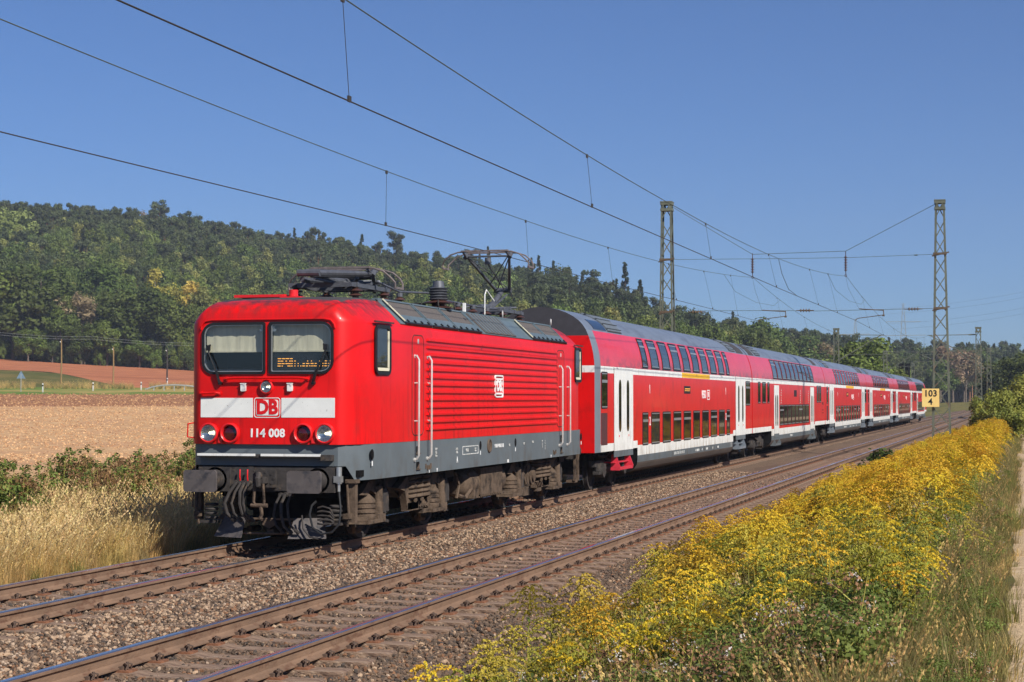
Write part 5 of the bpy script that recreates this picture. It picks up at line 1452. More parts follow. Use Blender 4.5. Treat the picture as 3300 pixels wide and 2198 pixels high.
# ---------------------------------------------------------------- kilometre board on the mast
M_sign = mat("sign_yellow", lin(250, 226, 140), rough=.5, col2=lin(246, 196, 112), scale=1.5, mix=(.3, .7))
M_signink = mat("sign_black", lin(22, 24, 26), rough=.6, var=.1, scale=5)
sg = empty("kilometre_sign", (-3.905, YS - .50, 2.405), 0, "pale orange square board reading 103 over 4, fixed to the tall mast", "sign")
b = MB(); b.prism(rrect(-.375, .375, -.415, .415, .02), 'xz', -.012, .012, 0); b.box(-.377, .377, -.014, .014, .40, .417, 1)
for s in (-1, 1): b.box(-.3, .34, .012, .07, s * .3 - .02, s * .3 + .02, 1)
b.build("board", [M_sign, M_dark], sg)
mesh_obj("numerals", text_mesh("103", .40, M_signink, .003, bold=.009, sx=.96, spacing=1.02), sg, (0, -.016, .175), FRONT_ROT)
mesh_obj("numerals", text_mesh("4", .40, M_signink, .003, bold=.006), sg, (-.01, -.016, -.19), FRONT_ROT)

# ---------------------------------------------------------------- signals and slim posts in the distance
def colour_signal(x, y, label):
    r = empty("railway_signal", (x, y, -.7), 0, label, "signal")
    b = MB(); b.cyl((0, 0, 0), (0, 0, 5.4), .09, n=8); b.build("pole", [M_galv], r)
    for s in (-1, 1):
        b = MB(); b.box(s * .42 - .32, s * .42 + .32, -.12, .1, 5.4, 7.9); b.build("signal_head", [M_black], r)
    b = MB(); b.box(-.8, .8, -.05, .05, 5.3, 5.4); b.build("bracket", [M_galv], r)
colour_signal(-15.2, 246, "dark twin-headed railway signal showing over the train roof")
GP = "slim posts beside the line in the distance"
for k, (x, y, h) in enumerate(((-5.0, 252, 6.4), (-5.2, 330, 7.0), (-2.2, 330, 6.4), (-7.0, 368, 7.4), (-9.5, 372, 7.0))):
    r = empty("signal_post", (x + 1.6, y, -.8), 0, ("slim grey post just right of the tall mast", "slim grey post in front of the brown trees, left one of a pair", "slim grey post in front of the brown trees, right one of a pair", "slim far post seen between the masts of the left row", "slim far post by the tail of the train")[k], "post", GP)
    b = MB(); b.cyl((0, 0, 0), (0, 0, h), .13, .09, n=8); b.build("pole", [M_galv], r)
    b = MB()
    for q in range(10): b.box(-.2, .2, -.15, -.05, .8 + q * h * .085, .86 + q * h * .085)
    b.build("ladder_rungs", [M_galv], r)
def pylon(x, y, z, h, label):
    r = empty("power_pylon", (x, y, z), 0, label, "pylon", "far power pylons")
    b = MB()
    for sx in (-1, 1):
        for sy in (-1, 1): b.tube([(sx * h * .09, sy * h * .09, 0), (sx * h * .03, sy * h * .03, h * .6), (sx * .15, sy * .15, h)], .13, 4)
    for i in range(12):
        a = i / 12; w = h * (.09 - .06 * min(1, a / .6)) ; b.bar((-w, -w, a * h), (w, w, (a + .08) * h), .1, .1); b.bar((w, -w, a * h), (-w, w, (a + .08) * h), .1, .1)
    b.build("tower", [M_galv], r)
    b = MB()
    for zz, w in ((.62, .26), (.78, .2)): b.bar((-h * w, 0, zz * h), (h * w, 0, zz * h), .28, .28)
    b.build("crossarm", [M_galv], r)
pylon(-56, 900, 8, 42, "nearer and taller of two faint power pylons over the far tree line")
pylon(-90, 1020, 8, 40, "fainter left one of two power pylons over the far tree line")
pw = empty("power_line", (0, 0, 0), 0, "faint power cables slanting across the sky at the right edge", "power cables")
for dz, dy in ((0, 0), (2.2, 6), (6, 10), (8.2, 16)):
    b = MB(); P = []
    for i in range(17):
        t = i / 16; P.append((-45 + 130 * t, 640 - 60 * t + dy, 27 + dz + 28 * t - 26 * t * (1 - t)))
    b.tube(P, .035, 4); b.build("cable", [M_galv], pw)

# ================================================================ things at the road on the left
def at(px, D, z=None):
    """a spot by compass bearing (photo column) and distance"""
    al = math.atan((1650 - px) / 5741.8) + R(15.9586)
    x, y = -math.sin(al) * D, math.cos(al) * D
    return Vector((x, y, ground_z(x, y) if z is None else z))
M_wood = mat("pole_wood", lin(142, 116, 74), rough=.9, var=.2, scale=4, stretch=(3, 3, .3))
poles = []
GW = "wooden poles along the field road"
for px, D, h, lab in ((197, 262, 6.4, "leftmost of the three thin wooden poles by the field road"), (365, 266, 5.4, "middle one of the three thin wooden poles by the field road"), (538, 275, 5.2, "thin dark pole nearest to the locomotive by the field road")):
    p = at(px, D); r = empty("wooden_pole", p, 0, lab, "pole", GW)
    b = MB(); b.tube([(0, 0, -.3), (.05, 0, h * .5), (.0, 0, h)], [.13, .11, .09], 8); b.build("trunk", [M_wood if px < 500 else M_dark], r)
    b = MB(); b.cyl((-.02, -.1, h - .45), (-.02, -.28, h - .4), .035, n=6); b.lathe([(.02, 0), (.07, .03), (.06, .12), (.02, .15)], (-.02, -.28, h - .42), (0, 0, 1), 8); b.build("insulator", [M_white_paint], r)
    poles.append(p + Vector((0, 0, h - .3)))
pts = [at(-160, 300) + Vector((0, 0, 11))]
w = MB(); A0 = at(-120, 330, 14.6); A1 = at(300, 330, 13.2); A2 = at(700, 330, 12.2)
def sag(a, c, s, n=10): return [a.lerp(c, i / n) - Vector((0, 0, 4 * s * (i / n) * (1 - i / n))) for i in range(n + 1)]
for dz in (0, .45): w.tube([p + Vector((0, 0, dz)) for p in sag(A0, A1, .5) + sag(A1, A2, .4)[1:]], .015, 4)
tag(w.build("telephone_line", [M_galv]), "pair of thin wires crossing in front of the dark wood on the left", "wires")
GD = "white marker posts along the field road"
for px, D, lab in ((139, 225, "white road marker post nearest the triangular sign"), (301, 232, "white road marker post between the first two wooden poles"), (456, 236, "white road marker post left of the guard rail"), (540, 262, "small white post at the foot of the dark pole")):
    r = empty("marker_post", at(px, D), 0, lab, "marker post", GD)
    b = MB(); b.prism([(-.08, -.06), (.08, -.06), (.04, .07), (-.04, .07)], 'xy', -.2, 1.1); b.build("post", [M_white_paint], r)
    b = MB(); b.box(-.085, .085, -.065, -.05, .72, .90); b.build("reflector_band", [M_black], r)
r = empty("road_sign", at(68, 228), R(25), "back of a grey-blue triangular road sign on a thin post", "road sign")
b = MB(); b.cyl((0, 0, -.2), (0, 0, 2.2), .045, n=8); b.build("post", [M_galv], r)
M_signback = mat("sign_back", lin(112, 132, 150), rough=.5, metal=.2, var=.08, scale=4)
b = MB(); b.prism([(-.55, 1.62), (.55, 1.62), (0, 2.58)], 'xz', -.02, .0); b.build("triangle_plate", [M_signback], r)
r = empty("guard_rail", at(562, 234), R(20), "pale curved guard rail of a small bridge beside the locomotive's nose", "guard rail")
b = MB(); b.tube([(-3.7, 0, .15), (-2.8, 0, .48), (-1.6, 0, .68), (0, 0, .74), (1.6, 0, .66), (2.8, 0, .5), (3.9, 0, .2)], .10, 6); b.build("rail", [M_galv], r)
for x in (-2.6, -1.3, 0, 1.3, 2.6):
    b = MB(); b.box(x - .06, x + .06, -.05, .05, -.3, .62); b.build("post", [M_galv], r)
# ================================================================ plants
def quads(rd, blobs, n, size, shell=.55, up=.25, asp=1.5, jitter=.35):
    """leaf-sized faces spread through ellipsoid clumps"""
    v = []; f = []
    for c, r in blobs:
        c = Vector(c); r = r if hasattr(r, '__len__') else (r, r, r)
        k = max(3, int(n))
        for _ in range(k):
            d = Vector((rd.gauss(0, 1), rd.gauss(0, 1), rd.gauss(0, 1))).normalized()
            q = shell + (1 - shell) * rd.random()
            p = c + Vector((d.x * r[0], d.y * r[1], d.z * r[2])) * q
            nrm = (d + Vector((rd.gauss(0, .5), rd.gauss(0, .5), rd.gauss(0, .5) + up))).normalized()
            a = nrm.orthogonal().normalized(); b = nrm.cross(a)
            t = rd.random() * 6.283
            a, b = a * math.cos(t) + b * math.sin(t), b * math.cos(t) - a * math.sin(t)
            s = size * (1 + rd.uniform(-jitter, jitter)); h = s * asp * .5; w = s * .5
            i = len(v)
            v += [p - a * h, p + b * w, p + a * h, p - b * w]
            f.append((i, i + 1, i + 2, i + 3))
    return v, f
def limb_tubes(rd, H, r0, tips, start=.25, bend=.6):
    b = MB()
    top = Vector((rd.uniform(-.4, .4), rd.uniform(-.4, .4), H * .86))
    pts = [Vector((0, 0, -.6)), Vector((0, 0, H * .2)), top * .55 + Vector((rd.uniform(-.3, .3), rd.uniform(-.3, .3), 0)), top]
    b.tube(pts, [r0 * 1.25, r0 * .9, r0 * .6, r0 * .12], 7)
    for t in tips:
        t = Vector(t); z0 = max(H * start, t.z * .62 - rd.random() * H * .06); s = Vector((0, 0, min(z0, H * .8)))
        m = s.lerp(t, .5) + Vector((0, 0, -bend * .4)); b.tube([s, m, t], [r0 * .32, r0 * .2, r0 * .06], 5)
    return b
def wobble_blobs(rd, n, cx, cz, rx, rz, br, low=-.75):
    B = []
    while len(B) < n:
        d = Vector((rd.gauss(0, 1), rd.gauss(0, 1), rd.gauss(0, 1))).normalized()
        if d.z < low: continue
        q = rd.uniform(.45, .95)
        B.append(((cx + d.x * rx * q, d.y * rx * q, cz + d.z * rz * q), br * rd.uniform(.65, 1.25)))
    return B
bark = mat("bark_grey", lin(104, 92, 80), rough=.95, var=.25, scale=3, bump=.4, bscale=12)
bark_pine = mat("bark_pine", lin(166, 116, 82), rough=.95, var=.25, scale=2)
bark_birch = mat("bark_birch", lin(196, 190, 178), rough=.9, var=.2, scale=3, col2=lin(110, 104, 96), mix=(.3, .5))
KIND = {}
def make_kind(name, seed):
    rd = random.Random(seed)
    if name.startswith("oak"):
        col = {"oak_dark": lin(92, 106, 50), "oak_mid": lin(110, 124, 58), "oak_light": lin(126, 140, 78), "oak_yellow": lin(150, 144, 64), "oak_far": lin(90, 100, 56)}[name]
        H = 17; B = wobble_blobs(rd, 46, 0, 9.6, 5.9, 7.4, 2.0)
        v, f = quads(rd, B, 170, .46, .45); tips = [b[0] for b in B[::3]]; m = leaf_mat("leaf_" + name, col, scale=.5, rnd=.22); bk = bark; r0 = .42; start = .16
    elif name == "birch" or name == "birch_yellow":
        H = 15; B = []
        for i in range(34):
            z = 3.5 + 11 * rd.random() ** .8; w = 2.5 * math.sin(PI * min(1, (z - 2) / 14)) ** .7; a = rd.random() * 6.28; q = rd.uniform(.3, 1)
            B.append(((w * q * math.cos(a), w * q * math.sin(a), z), (.95, .95, 1.3)))
        v, f = quads(rd, B, 80, .34, .3, up=0); tips = [b[0] for b in B[::3]]; bk = bark_birch; r0 = .2; start = .3
        m = leaf_mat("leaf_" + name, lin(142, 144, 80) if name == "birch" else lin(186, 166, 80), scale=.6, rnd=.2)
    elif name == "bare":
        H = 14; B = wobble_blobs(rd, 34, 0, 8.2, 3.6, 5.2, 1.5)
        v, f = quads(rd, B, 55, .26, .2, asp=3); tips = [b[0] for b in B]; bk = bark; r0 = .24; start = .2
        m = leaf_mat("leaf_bare", lin(156, 134, 104), scale=.6, rnd=.12)
    elif name.startswith("pine"):
        H = 19; B = []
        for i in range(38):
            z = 8.0 + 10.5 * rd.random(); w = 2.9 * (1 - ((z - 12.5) / 9) ** 2) ** .5 if abs(z - 12.5) < 9 else .6
            a = rd.random() * 6.28; q = rd.uniform(.2, 1); B.append(((w * q * math.cos(a), w * q * math.sin(a), z), (1.25, 1.25, .85)))
        v, f = quads(rd, B, 78, .36, .35, up=.5, asp=2.0); tips = [b[0] for b in B[::2]]; bk = bark_pine; r0 = .24; start = .5
        m = leaf_mat("leaf_" + name, lin(94, 102, 66) if name == "pine" else lin(82, 92, 58), scale=.5, rnd=.2)
    elif name == "spruce":
        H = 21; B = []
        for i in range(30):
            z = 2.2 + i * .62; w = 3.0 * (1 - (z - 1.5) / 20.5) + .12
            for k in range(max(3, int(w * 3.2))):
                a = rd.random() * 6.28; B.append(((w * .62 * math.cos(a), w * .62 * math.sin(a), z - w * .18), (max(.3, w * .40), max(.3, w * .40), .55)))
        v, f = quads(rd, B, 17, .40, .2, up=.3, asp=1.9); tips = []; bk = bark; r0 = .26; start = .3
        m = leaf_mat("leaf_spruce", lin(62, 76, 50), scale=.5, rnd=.2)
    else:   # round bush for hedges
        H = 3.0; B = wobble_blobs(rd, 26, 0, 1.5, 1.35, 1.4, .5, -.9)
        v, f = quads(rd, B, 330, .07, .35, asp=2.0); tips = [b[0] for b in B[::2]]; bk = bark; r0 = .05; start = .1
        m = leaf_mat("leaf_bush", lin(166, 160, 76), scale=1.5, rnd=.14, col2=lin(126, 132, 62))
    tr = limb_tubes(rd, H, r0, tips, start)
    if name == "spruce": tr = MB(); tr.tube([(0, 0, -.6), (0, 0, 20.8)], [.3, .03], 7)
    trunk = tr.mesh("trunk", [bk]); crown = raw_mesh("crown", v, f, m)
    n0 = len(trunk.vertices)
    comb = raw_mesh(name, [tuple(q.co) for q in trunk.vertices] + v, [tuple(p.vertices) for p in trunk.polygons] + [tuple(i + n0 for i in q) for q in f], [bk, m], [0] * len(trunk.polygons) + [1] * len(f))
    KIND.setdefault(name, []).append((trunk, crown, comb, H))
for nm, seeds in (("oak_dark", (1, 2, 3)), ("oak_mid", (4, 5)), ("oak_light", (6,)), ("oak_yellow", (7,)), ("oak_far", (8, 9)), ("birch", (10, 11)), ("birch_yellow", (12,)), ("bare", (13, 14)), ("pine", (15, 16, 17)), ("pine_dark", (18, 19)), ("spruce", (20, 21)), ("bush", (22, 23, 24))):
    for s in seeds: make_kind(nm, s)
def tree(name, kind, var, p, h, rz, label, group=None, cat="tree", wid=1.0):
    tr, cr, _, H = KIND[kind][var % len(KIND[kind])]
    s = h / H
    r = empty(name, p, rz, label, cat, group)
    mesh_obj("trunk", tr, r, scale=(s, s, s)); mesh_obj("crown", cr, r, scale=(s * wid, s * wid, s))
    return r
rd = random.Random(11)
GE = "trees along the edge of the reddish field"
EDGE = [(-60, 398, "oak_mid", 20, 1.25, "broad green tree cut off by the left edge, at the rim of the reddish field"),
        (45, 400, "oak_dark", 21, 1.25, "tall dark oak second from the left edge, above the weedy bank"),
        (130, 410, "oak_dark", 20, 1.2, "dark broad oak right above the first wooden pole"),
        (192, 398, "oak_mid", 12, 1.0, "lower leafy green tree in front of the dark oaks at the left"),
        (255, 402, "bare", 17, 1.1, "pale brown half-bare tree standing out among the dark oaks"),
        (262, 392, "oak_dark", 9, 1.2, "low dark tree below the pale brown half-bare tree"),
        (330, 430, "oak_dark", 19, 1.2, "dark round oak behind the pale brown half-bare tree, to its right"),
        (345, 392, "oak_mid", 10, 1.2, "low green tree left of the big rounded oak"),
        (405, 396, "oak_dark", 16, 1.3, "big rounded oak above the second wooden pole"),
        (480, 395, "oak_dark", 16.5, 1.25, "big dense oak between the second wooden pole and the thin dark pole"),
        (545, 394, "oak_mid", 15, 1.15, "dense green oak right above the thin dark pole"),
        (500, 428, "birch_yellow", 19, 1.1, "yellowing birch above the big rounded oak"),
        (560, 415, "oak_yellow", 17, .9, "yellow-green tree between the birches left of the locomotive roof"),
        (610, 400, "birch_yellow", 18, 1.1, "yellow birch just left of the locomotive's cab roof"),
        (645, 398, "birch", 17, 1.0, "slender pale birch partly hidden by the locomotive's front corner"),
        (590, 394, "birch", 11, .9, "small thin birch at the foot of the yellow birch"),
        (90, 390, "oak_mid", 7, 1.4, "low bush-like tree on the rim of the field by the left edge"),
        (450, 389, "oak_mid", 6, 1.5, "low leafy tree at the foot of the big rounded oaks"),
        (700, 402, "oak_yellow", 15, 1.0, "yellow-green tree hidden behind the locomotive's cab, showing above its roof"),
        (790, 405, "oak_mid", 15, 1.1, "green tree behind the folded pantograph")]
for i, (px, D, k, h, w, lab) in enumerate(EDGE):
    tree("broadleaf_tree" if k[:3] == "oak" else "birch_tree", k, i, at(px, D), h, i * 1.3, lab, GE, wid=w)
# distinct trees on the slope and at the right
MORE = [("pine_tree", 470, 690, "bare", 20, 0, .8, "dead brown pine standing on the ridge among green pines"),
        ("broadleaf_tree", 30, 560, "oak_light", 22, 0, 1.1, "pale green round tree high on the slope at the left edge"),
        ("broadleaf_tree", 290, 500, "oak_light", 18, 0, 1.3, "pale green wide tree on the slope above the brown half-bare tree"),
        ("spruce_tree", 2015, 470, "spruce", 25, 0, 1.0, "tall pointed spruce sticking up left of the tall lattice mast behind the coach"),
        ("spruce_tree", 2062, 475, "spruce", 22, 1, 1.0, "second pointed spruce, between the tallest spruce and the lattice mast"),
        ("spruce_tree", 1985, 480, "spruce", 20, 1, 1.0, "shorter spruce just left of the tallest spruce"),
        ("broadleaf_tree", 2455, 400, "oak_dark", 18, 0, 1.05, "dark round-topped tree behind the second coach's roof"),
        ("broadleaf_tree", 2575, 400, "oak_dark", 17.5, 1, 1.15, "dark broad tree behind the train, left of the brownish half-bare one"),
        ("broadleaf_tree", 2640, 402, "bare", 17, 1, 1.0, "brownish half-bare tree behind the train, between two dark trees"),
        ("broadleaf_tree", 2690, 395, "oak_far", 14, 0, 1.1, "low dark tree behind the shorter lattice mast"),
        ("broadleaf_tree", 2770, 222, "oak_mid", 10.8, 0, 1.25, "round bright green tree close behind the train, under the contact wires"),
        ("broadleaf_tree", 2700, 232, "oak_light", 8.4, 0, 1.2, "lower green tree at the left foot of the round bright green tree"),
        ("broadleaf_tree", 2840, 236, "oak_mid", 8.2, 1, 1.1, "lower green tree at the right foot of the round bright green tree"),
        ("broadleaf_tree", 2905, 300, "oak_mid", 8, 0, 1.2, "small green tree behind the railway signal"),
        ("broadleaf_tree", 3070, 480, "bare", 16, 0, 1.4, "reddish brown tree seen through the tall mast by the 103 sign"),
        ("broadleaf_tree", 3112, 484, "bare", 14, 1, 1.4, "brown thin tree right of the reddish brown tree, past the end of the tracks"),
        ("broadleaf_tree", 3030, 478, "oak_mid", 11, 0, 1.2, "green tree at the far end of the tracks behind the 103 sign"),
        ("broadleaf_tree", 3250, 250, "oak_far", 9, 1, 1.3, "dark green tree above the yellow-green bush near the right edge"),
        ("broadleaf_tree", 3300, 240, "oak_dark", 9, 2, 1.2, "dark tree cut off by the right edge above the bush")]
for i, (nm, px, D, k, h, vv, w, lab) in enumerate(MORE):
    tree(nm, k, vv, at(px, D), h, i * .9, lab, None, wid=w)
# pines standing along the ridge against the sky
GP2 = "pines along the skyline of the wooded hill"
n = 0
px = -40
while px < 2440:
    al = math.degrees(math.atan((1650 - px) / 5741.8)) + 15.9586
    D = lerp_tab(RIDGE_D, al) + rd.uniform(-25, 8)
    h = TREE_H * rd.uniform(.74, 1.18) + (3 if rd.random() < .15 else 0)
    k = rd.choice(["pine", "pine", "pine_dark", "pine_dark", "oak_far"]) if px > 60 else "pine"
    if px > 900: k = rd.choice(["pine", "pine_dark", "pine_dark", "spruce"])
    if px > 1500: k = rd.choice(["spruce", "pine_dark", "spruce", "oak_far", "pine_dark"])
    t = tree("pine_tree", k, n, at(px, D), h, rd.random() * 6, "dark pine on the skyline of the wooded hill", GP2, wid=rd.uniform(.72, 1.05))
    n += 1; px += rd.uniform(17, 30)
# the rest of the wood: one mass of trees
protos = []; IDX = {}
for k, L_ in KIND.items():
    if k == "bush": continue
    IDX[k] = []
    for q in L_:
        IDX[k].append(len(protos)); me = q[2].copy(); w_ = {"pine": .8, "pine_dark": .8, "birch": .95, "spruce": .9, "bare": .85}.get(k, .74)
        me.transform(Matrix.Diagonal((w_, w_, 1, 1))); protos.append(me)
names = {i: k for k, l in IDX.items() for i in l}
# collections list their objects by name, so keep the same order
pts = []
def put(k, p, h, w=0):
    i = rd.choice(IDX[k]); s = h / KIND[k][0][3]
    pts.append((tuple(p), (rd.uniform(-.04, .04), rd.uniform(-.04, .04), rd.random() * 6.28), s, i))
al = -2.5
for ring in range(60):
    pass
a = -2.5
while a < 36:
    de, dr = lerp_tab(EDGE_D, a), lerp_tab(RIDGE_D, a)
    D = de + 6 + rd.random() * 6
    while D < dr + 30:
        t = (D - de) / (dr - de)
        aa = a + rd.uniform(-.55, .55); x, y = -math.sin(R(aa)) * D, math.cos(R(aa)) * D
        zone = mnoise.noise(Vector((x * .008, y * .008, 2)))
        if a < 7: k = rd.choice(["oak_far", "oak_far", "oak_dark", "oak_mid", "pine_dark"])
        elif t > .62: k = rd.choice(["pine", "pine", "pine_dark", "pine", "oak_far"] if a > 20 else ["pine_dark", "pine", "spruce", "pine_dark"])
        elif t > .25: k = rd.choice(["birch", "oak_mid", "pine", "pine_dark", "oak_far", "oak_light", "oak_mid", "pine"] if zone > -.1 else ["pine", "oak_mid", "oak_far", "birch", "oak_dark", "pine_dark"])
        else: k = rd.choice(["oak_dark", "oak_mid", "birch", "oak_dark", "oak_mid", "oak_far", "oak_mid"])
        if a < 16 and t > .2: k = rd.choice(["pine_dark", "spruce", "pine", "oak_far", "pine_dark"])
        h = rd.uniform(.8, 1.1) * (17 if t > .25 else 14.5)
        if t > .8: h *= .86
        put(k, (x, y, ground_z(x, y) - .3), h)
        D += rd.uniform(5, 8.2)
    a += .72 * 420 / max(420, dr) 
for k in range(420):
    a = rd.uniform(6, 34); de = lerp_tab(EDGE_D, a); D = de + rd.uniform(-3, 10); x, y = -math.sin(R(a)) * D, math.cos(R(a)) * D
    h = rd.uniform(5, 9); put(rd.choice(["oak_mid", "oak_dark", "oak_mid", "oak_far"]), (x, y, ground_z(x, y) - h * .22), h)
wood = scatter("wood", protos, pts, "dense mixed wood covering the hillside behind the train")

# ---------------------------------------------------------------- goldenrod
M_stem = leaf_mat("goldenrod_stem", lin(150, 148, 70), trans=0, rnd=.2)
M_gleaf = leaf_mat("goldenrod_leaf", lin(132, 150, 62), trans=.4, rnd=.3, scale=8)
M_gold = leaf_mat("goldenrod_flower", lin(226, 190, 56), var=.22, trans=.35, rnd=.12, scale=30)
M_gold2 = leaf_mat("goldenrod_faded", lin(196, 172, 70), var=.25, trans=.35, rnd=.16, scale=30)
M_gold3 = leaf_mat("goldenrod_bud", lin(166, 158, 62), var=.25, trans=.35, rnd=.16, scale=30)
def goldenrod(seed, fl, H=1.0, dens=1.0):
    rd = random.Random(seed); v = []; f = []; mi = []
    def quad(p, a, b, m):
        i = len(v); v.extend([p - a, p + b, p + a, p - b]); f.append((i, i + 1, i + 2, i + 3)); mi.append(m)
    lean = Vector((rd.uniform(-.12, .12), rd.uniform(-.12, .12), 0))
    stem = lambda t: Vector((lean.x * t * t, lean.y * t * t, H * t))
    b = MB(); b.tube([stem(i / 5) for i in range(6)], [.006, .0055, .005, .0045, .004, .002], 4)
    v += [Vector(q) for q in b.v]; f += b.f; mi += [0] * len(b.f)
    for i in range(72):
        t = .10 + .70 * i / 72; a = i * 2.4 + rd.uniform(-.3, .3); p = stem(t); L_ = rd.uniform(.06, .12) * (1.15 - .4 * t)
        d = Vector((math.cos(a), math.sin(a), rd.uniform(-.25, .5))).normalized(); s = Vector((-math.sin(a), math.cos(a), rd.uniform(-.2, .2)))
        quad(p + d * L_ * .5, d * L_ * .5, s * .0105, 1)
    side = rd.random() * 6.28
    nb = int(16 * dens)
    for i in range(nb):
        t = (.77 + .22 * i / nb); a = i * 2.4 + rd.uniform(-.3, .3); L_ = (1.09 - t) * rd.uniform(.65, .95) + .05
        p = stem(t); d = Vector((math.cos(a) + .55, math.sin(a), 0)).normalized()
        nf = int(11 + 34 * L_ / .3)
        q1 = p + d * L_ + Vector((0, 0, -.15 * L_)); qm = p + d * L_ * .55 + Vector((0, 0, L_ * .10)); w_ = Vector((-d.y, d.x, 0)) * .0022; i0 = len(v); v.extend([p - w_, p + w_, qm + w_, qm - w_, q1]); f.append((i0, i0 + 1, i0 + 2, i0 + 3)); f.append((i0 + 3, i0 + 2, i0 + 4)); mi += [0, 0]
        for k in range(nf):
            u = (k + .5) / nf
            q = p + d * L_ * u + Vector((0, 0, L_ * (.62 * u - .62 * u * u * 1.25)))
            q += Vector((rd.gauss(0, .004), rd.gauss(0, .004), rd.uniform(.0, .016)))
            s = rd.uniform(.006, .0105)
            n1 = Vector((rd.gauss(0, 1), rd.gauss(0, 1), rd.gauss(0, 1))).normalized(); n2 = n1.orthogonal().normalized()
            quad(q, n1 * s * 1.3, n2 * s, 2)
    return raw_mesh("goldenrod", v, f, [M_stem, M_gleaf, fl], mi)
GR_ = [goldenrod(s, m, h, d) for s, m, h, d in ((1, M_gold, 1.05, 1.1), (2, M_gold, 1.0, 1), (3, M_gold, .95, 1.2), (4, M_gold, 1.1, .9), (5, M_gold2, 1.1, 1.25), (6, M_gold2, 1.0, 1.1), (7, M_gold3, 1.0, .8), (8, M_gold3, .9, .6), (9, M_gold3, .85, 0), (10, M_gold3, .75, .0), (11, M_gold, .95, .45))]
rd = random.Random(21)
pts = []
def verge_base(x, y): return min(verge_z(x, y), 9) if x > -4.5 else max(verge_z(x, y), lerp_tab(BAL, x))
tries = 0
while len(pts) < 6200 and tries < 60000:
    tries += 1
    y = 12.5 + (rd.random() ** 1.25) * 92; x = rd.uniform(-4.85, -.45)
    nz = mnoise.noise(Vector((x * .8, y * .35, 4)))
    left = -4.75 + .35 * mnoise.noise(Vector((y * .3, 0, 8))) + sstep(28, 17, y) * .75
    right = -2.3 + 1.55 * sstep(17, 30, y) + .4 * mnoise.noise(Vector((y * .2, 5, 8)))
    if x < left: continue
    if y < 21 and x < -3.7 and rd.random() < .72: continue
    if y < 26 and rd.random() < .40: continue
    if x > right and rd.random() > .06: continue
    dens = (.45 + .45 * sstep(17, 27, y) + .8 * nz) * .8
    if rd.random() > dens: continue
    if y < 48 and mnoise.noise(Vector((x * .55 + 3, y * .22, 31))) > .16 and rd.random() < .75: continue
    if y > 55 and rd.random() > .55: continue
    faded = sstep(-3.1, -4.1, x) * sstep(27, 19, y)
    if rd.random() < faded: i = rd.choice((4, 5, 4, 5, 6))
    elif y < 21: i = rd.choice((0, 10, 4, 8, 9, 6, 9, 7, 8, 10, 5))
    elif y < 27: i = rd.choice((0, 1, 2, 10, 8, 9, 10, 6, 3, 8))
    else: i = rd.choice((0, 1, 2, 3, 0, 1, 2, 10, 8, 10, 9))
    pts.append(((x, y, verge_base(x, y) - .03), (rd.uniform(-.12, .12), rd.uniform(-.12, .12), rd.random() * 6.28), rd.uniform(.62, 1.2) * (1.0 if y > 18 else .9), i))
scatter("goldenrod", GR_, pts, "field of yellow goldenrod in flower covering the bank beside the tracks")
pts = []
for k in range(4200):
    y = 12.5 + rd.random() ** 1.3 * 48; x = rd.uniform(-4.3, -.7)
    if rd.random() > .25 + .75 * sstep(-.25, .25, mnoise.noise(Vector((x * .9, y * .4, 23)))): continue
    pts.append(((x, y, verge_base(x, y) - .03), (rd.uniform(-.15, .15), rd.uniform(-.15, .15), rd.random() * 6.28), rd.uniform(.6, 1.15), rd.choice((8, 9, 8, 9, 10, 7))))
scatter("goldenrod_stalks", GR_, pts, "green leafy goldenrod stalks with few flowers on the near part of the bank")
# single plants that stand apart at the front edge
GG = "goldenrod plants standing apart beside the ballast"
SOLO = [(-4.66, 16.9, 1.2, 4, "tall faded goldenrod plant standing alone on the ballast edge, leftmost of the front ones"), (-4.47, 17.05, 1.05, 5, "faded goldenrod plant close right of the tall one on the ballast edge"),
        (-4.18, 17.2, 1.15, 4, "bushy faded goldenrod plant with two pale stems at the bottom of the picture"), (-4.02, 17.05, 1.0, 5, "leaning faded goldenrod plant at the bottom, right of the bushy one"),
        (-4.35, 15.6, .95, 4, "faded goldenrod plume at the lower edge, left one"), (-4.05, 15.5, .9, 5, "faded goldenrod plume at the lower edge, middle one"), (-3.75, 15.4, 1.0, 4, "faded goldenrod plume at the lower edge, right one"),
        (-4.55, 27.0, 1.0, 0, "bright yellow goldenrod sprig reaching out over the dark ballast"), (-4.6, 24.4, .95, 1, "bright yellow goldenrod plant leaning towards the rails, in front of the main patch"), (-4.4, 22.2, 1.1, 2, "tall bright yellow goldenrod at the left tip of the flowering patch")]
for x, y, s, i, lab in SOLO:
    r = mesh_obj("goldenrod_plant", GR_[i], None, (x, y, verge_base(x, y) - .04), (rd.uniform(-.1, .1), rd.uniform(-.1, .1), rd.random() * 6), s)
    tag(r, lab, "goldenrod", GG)

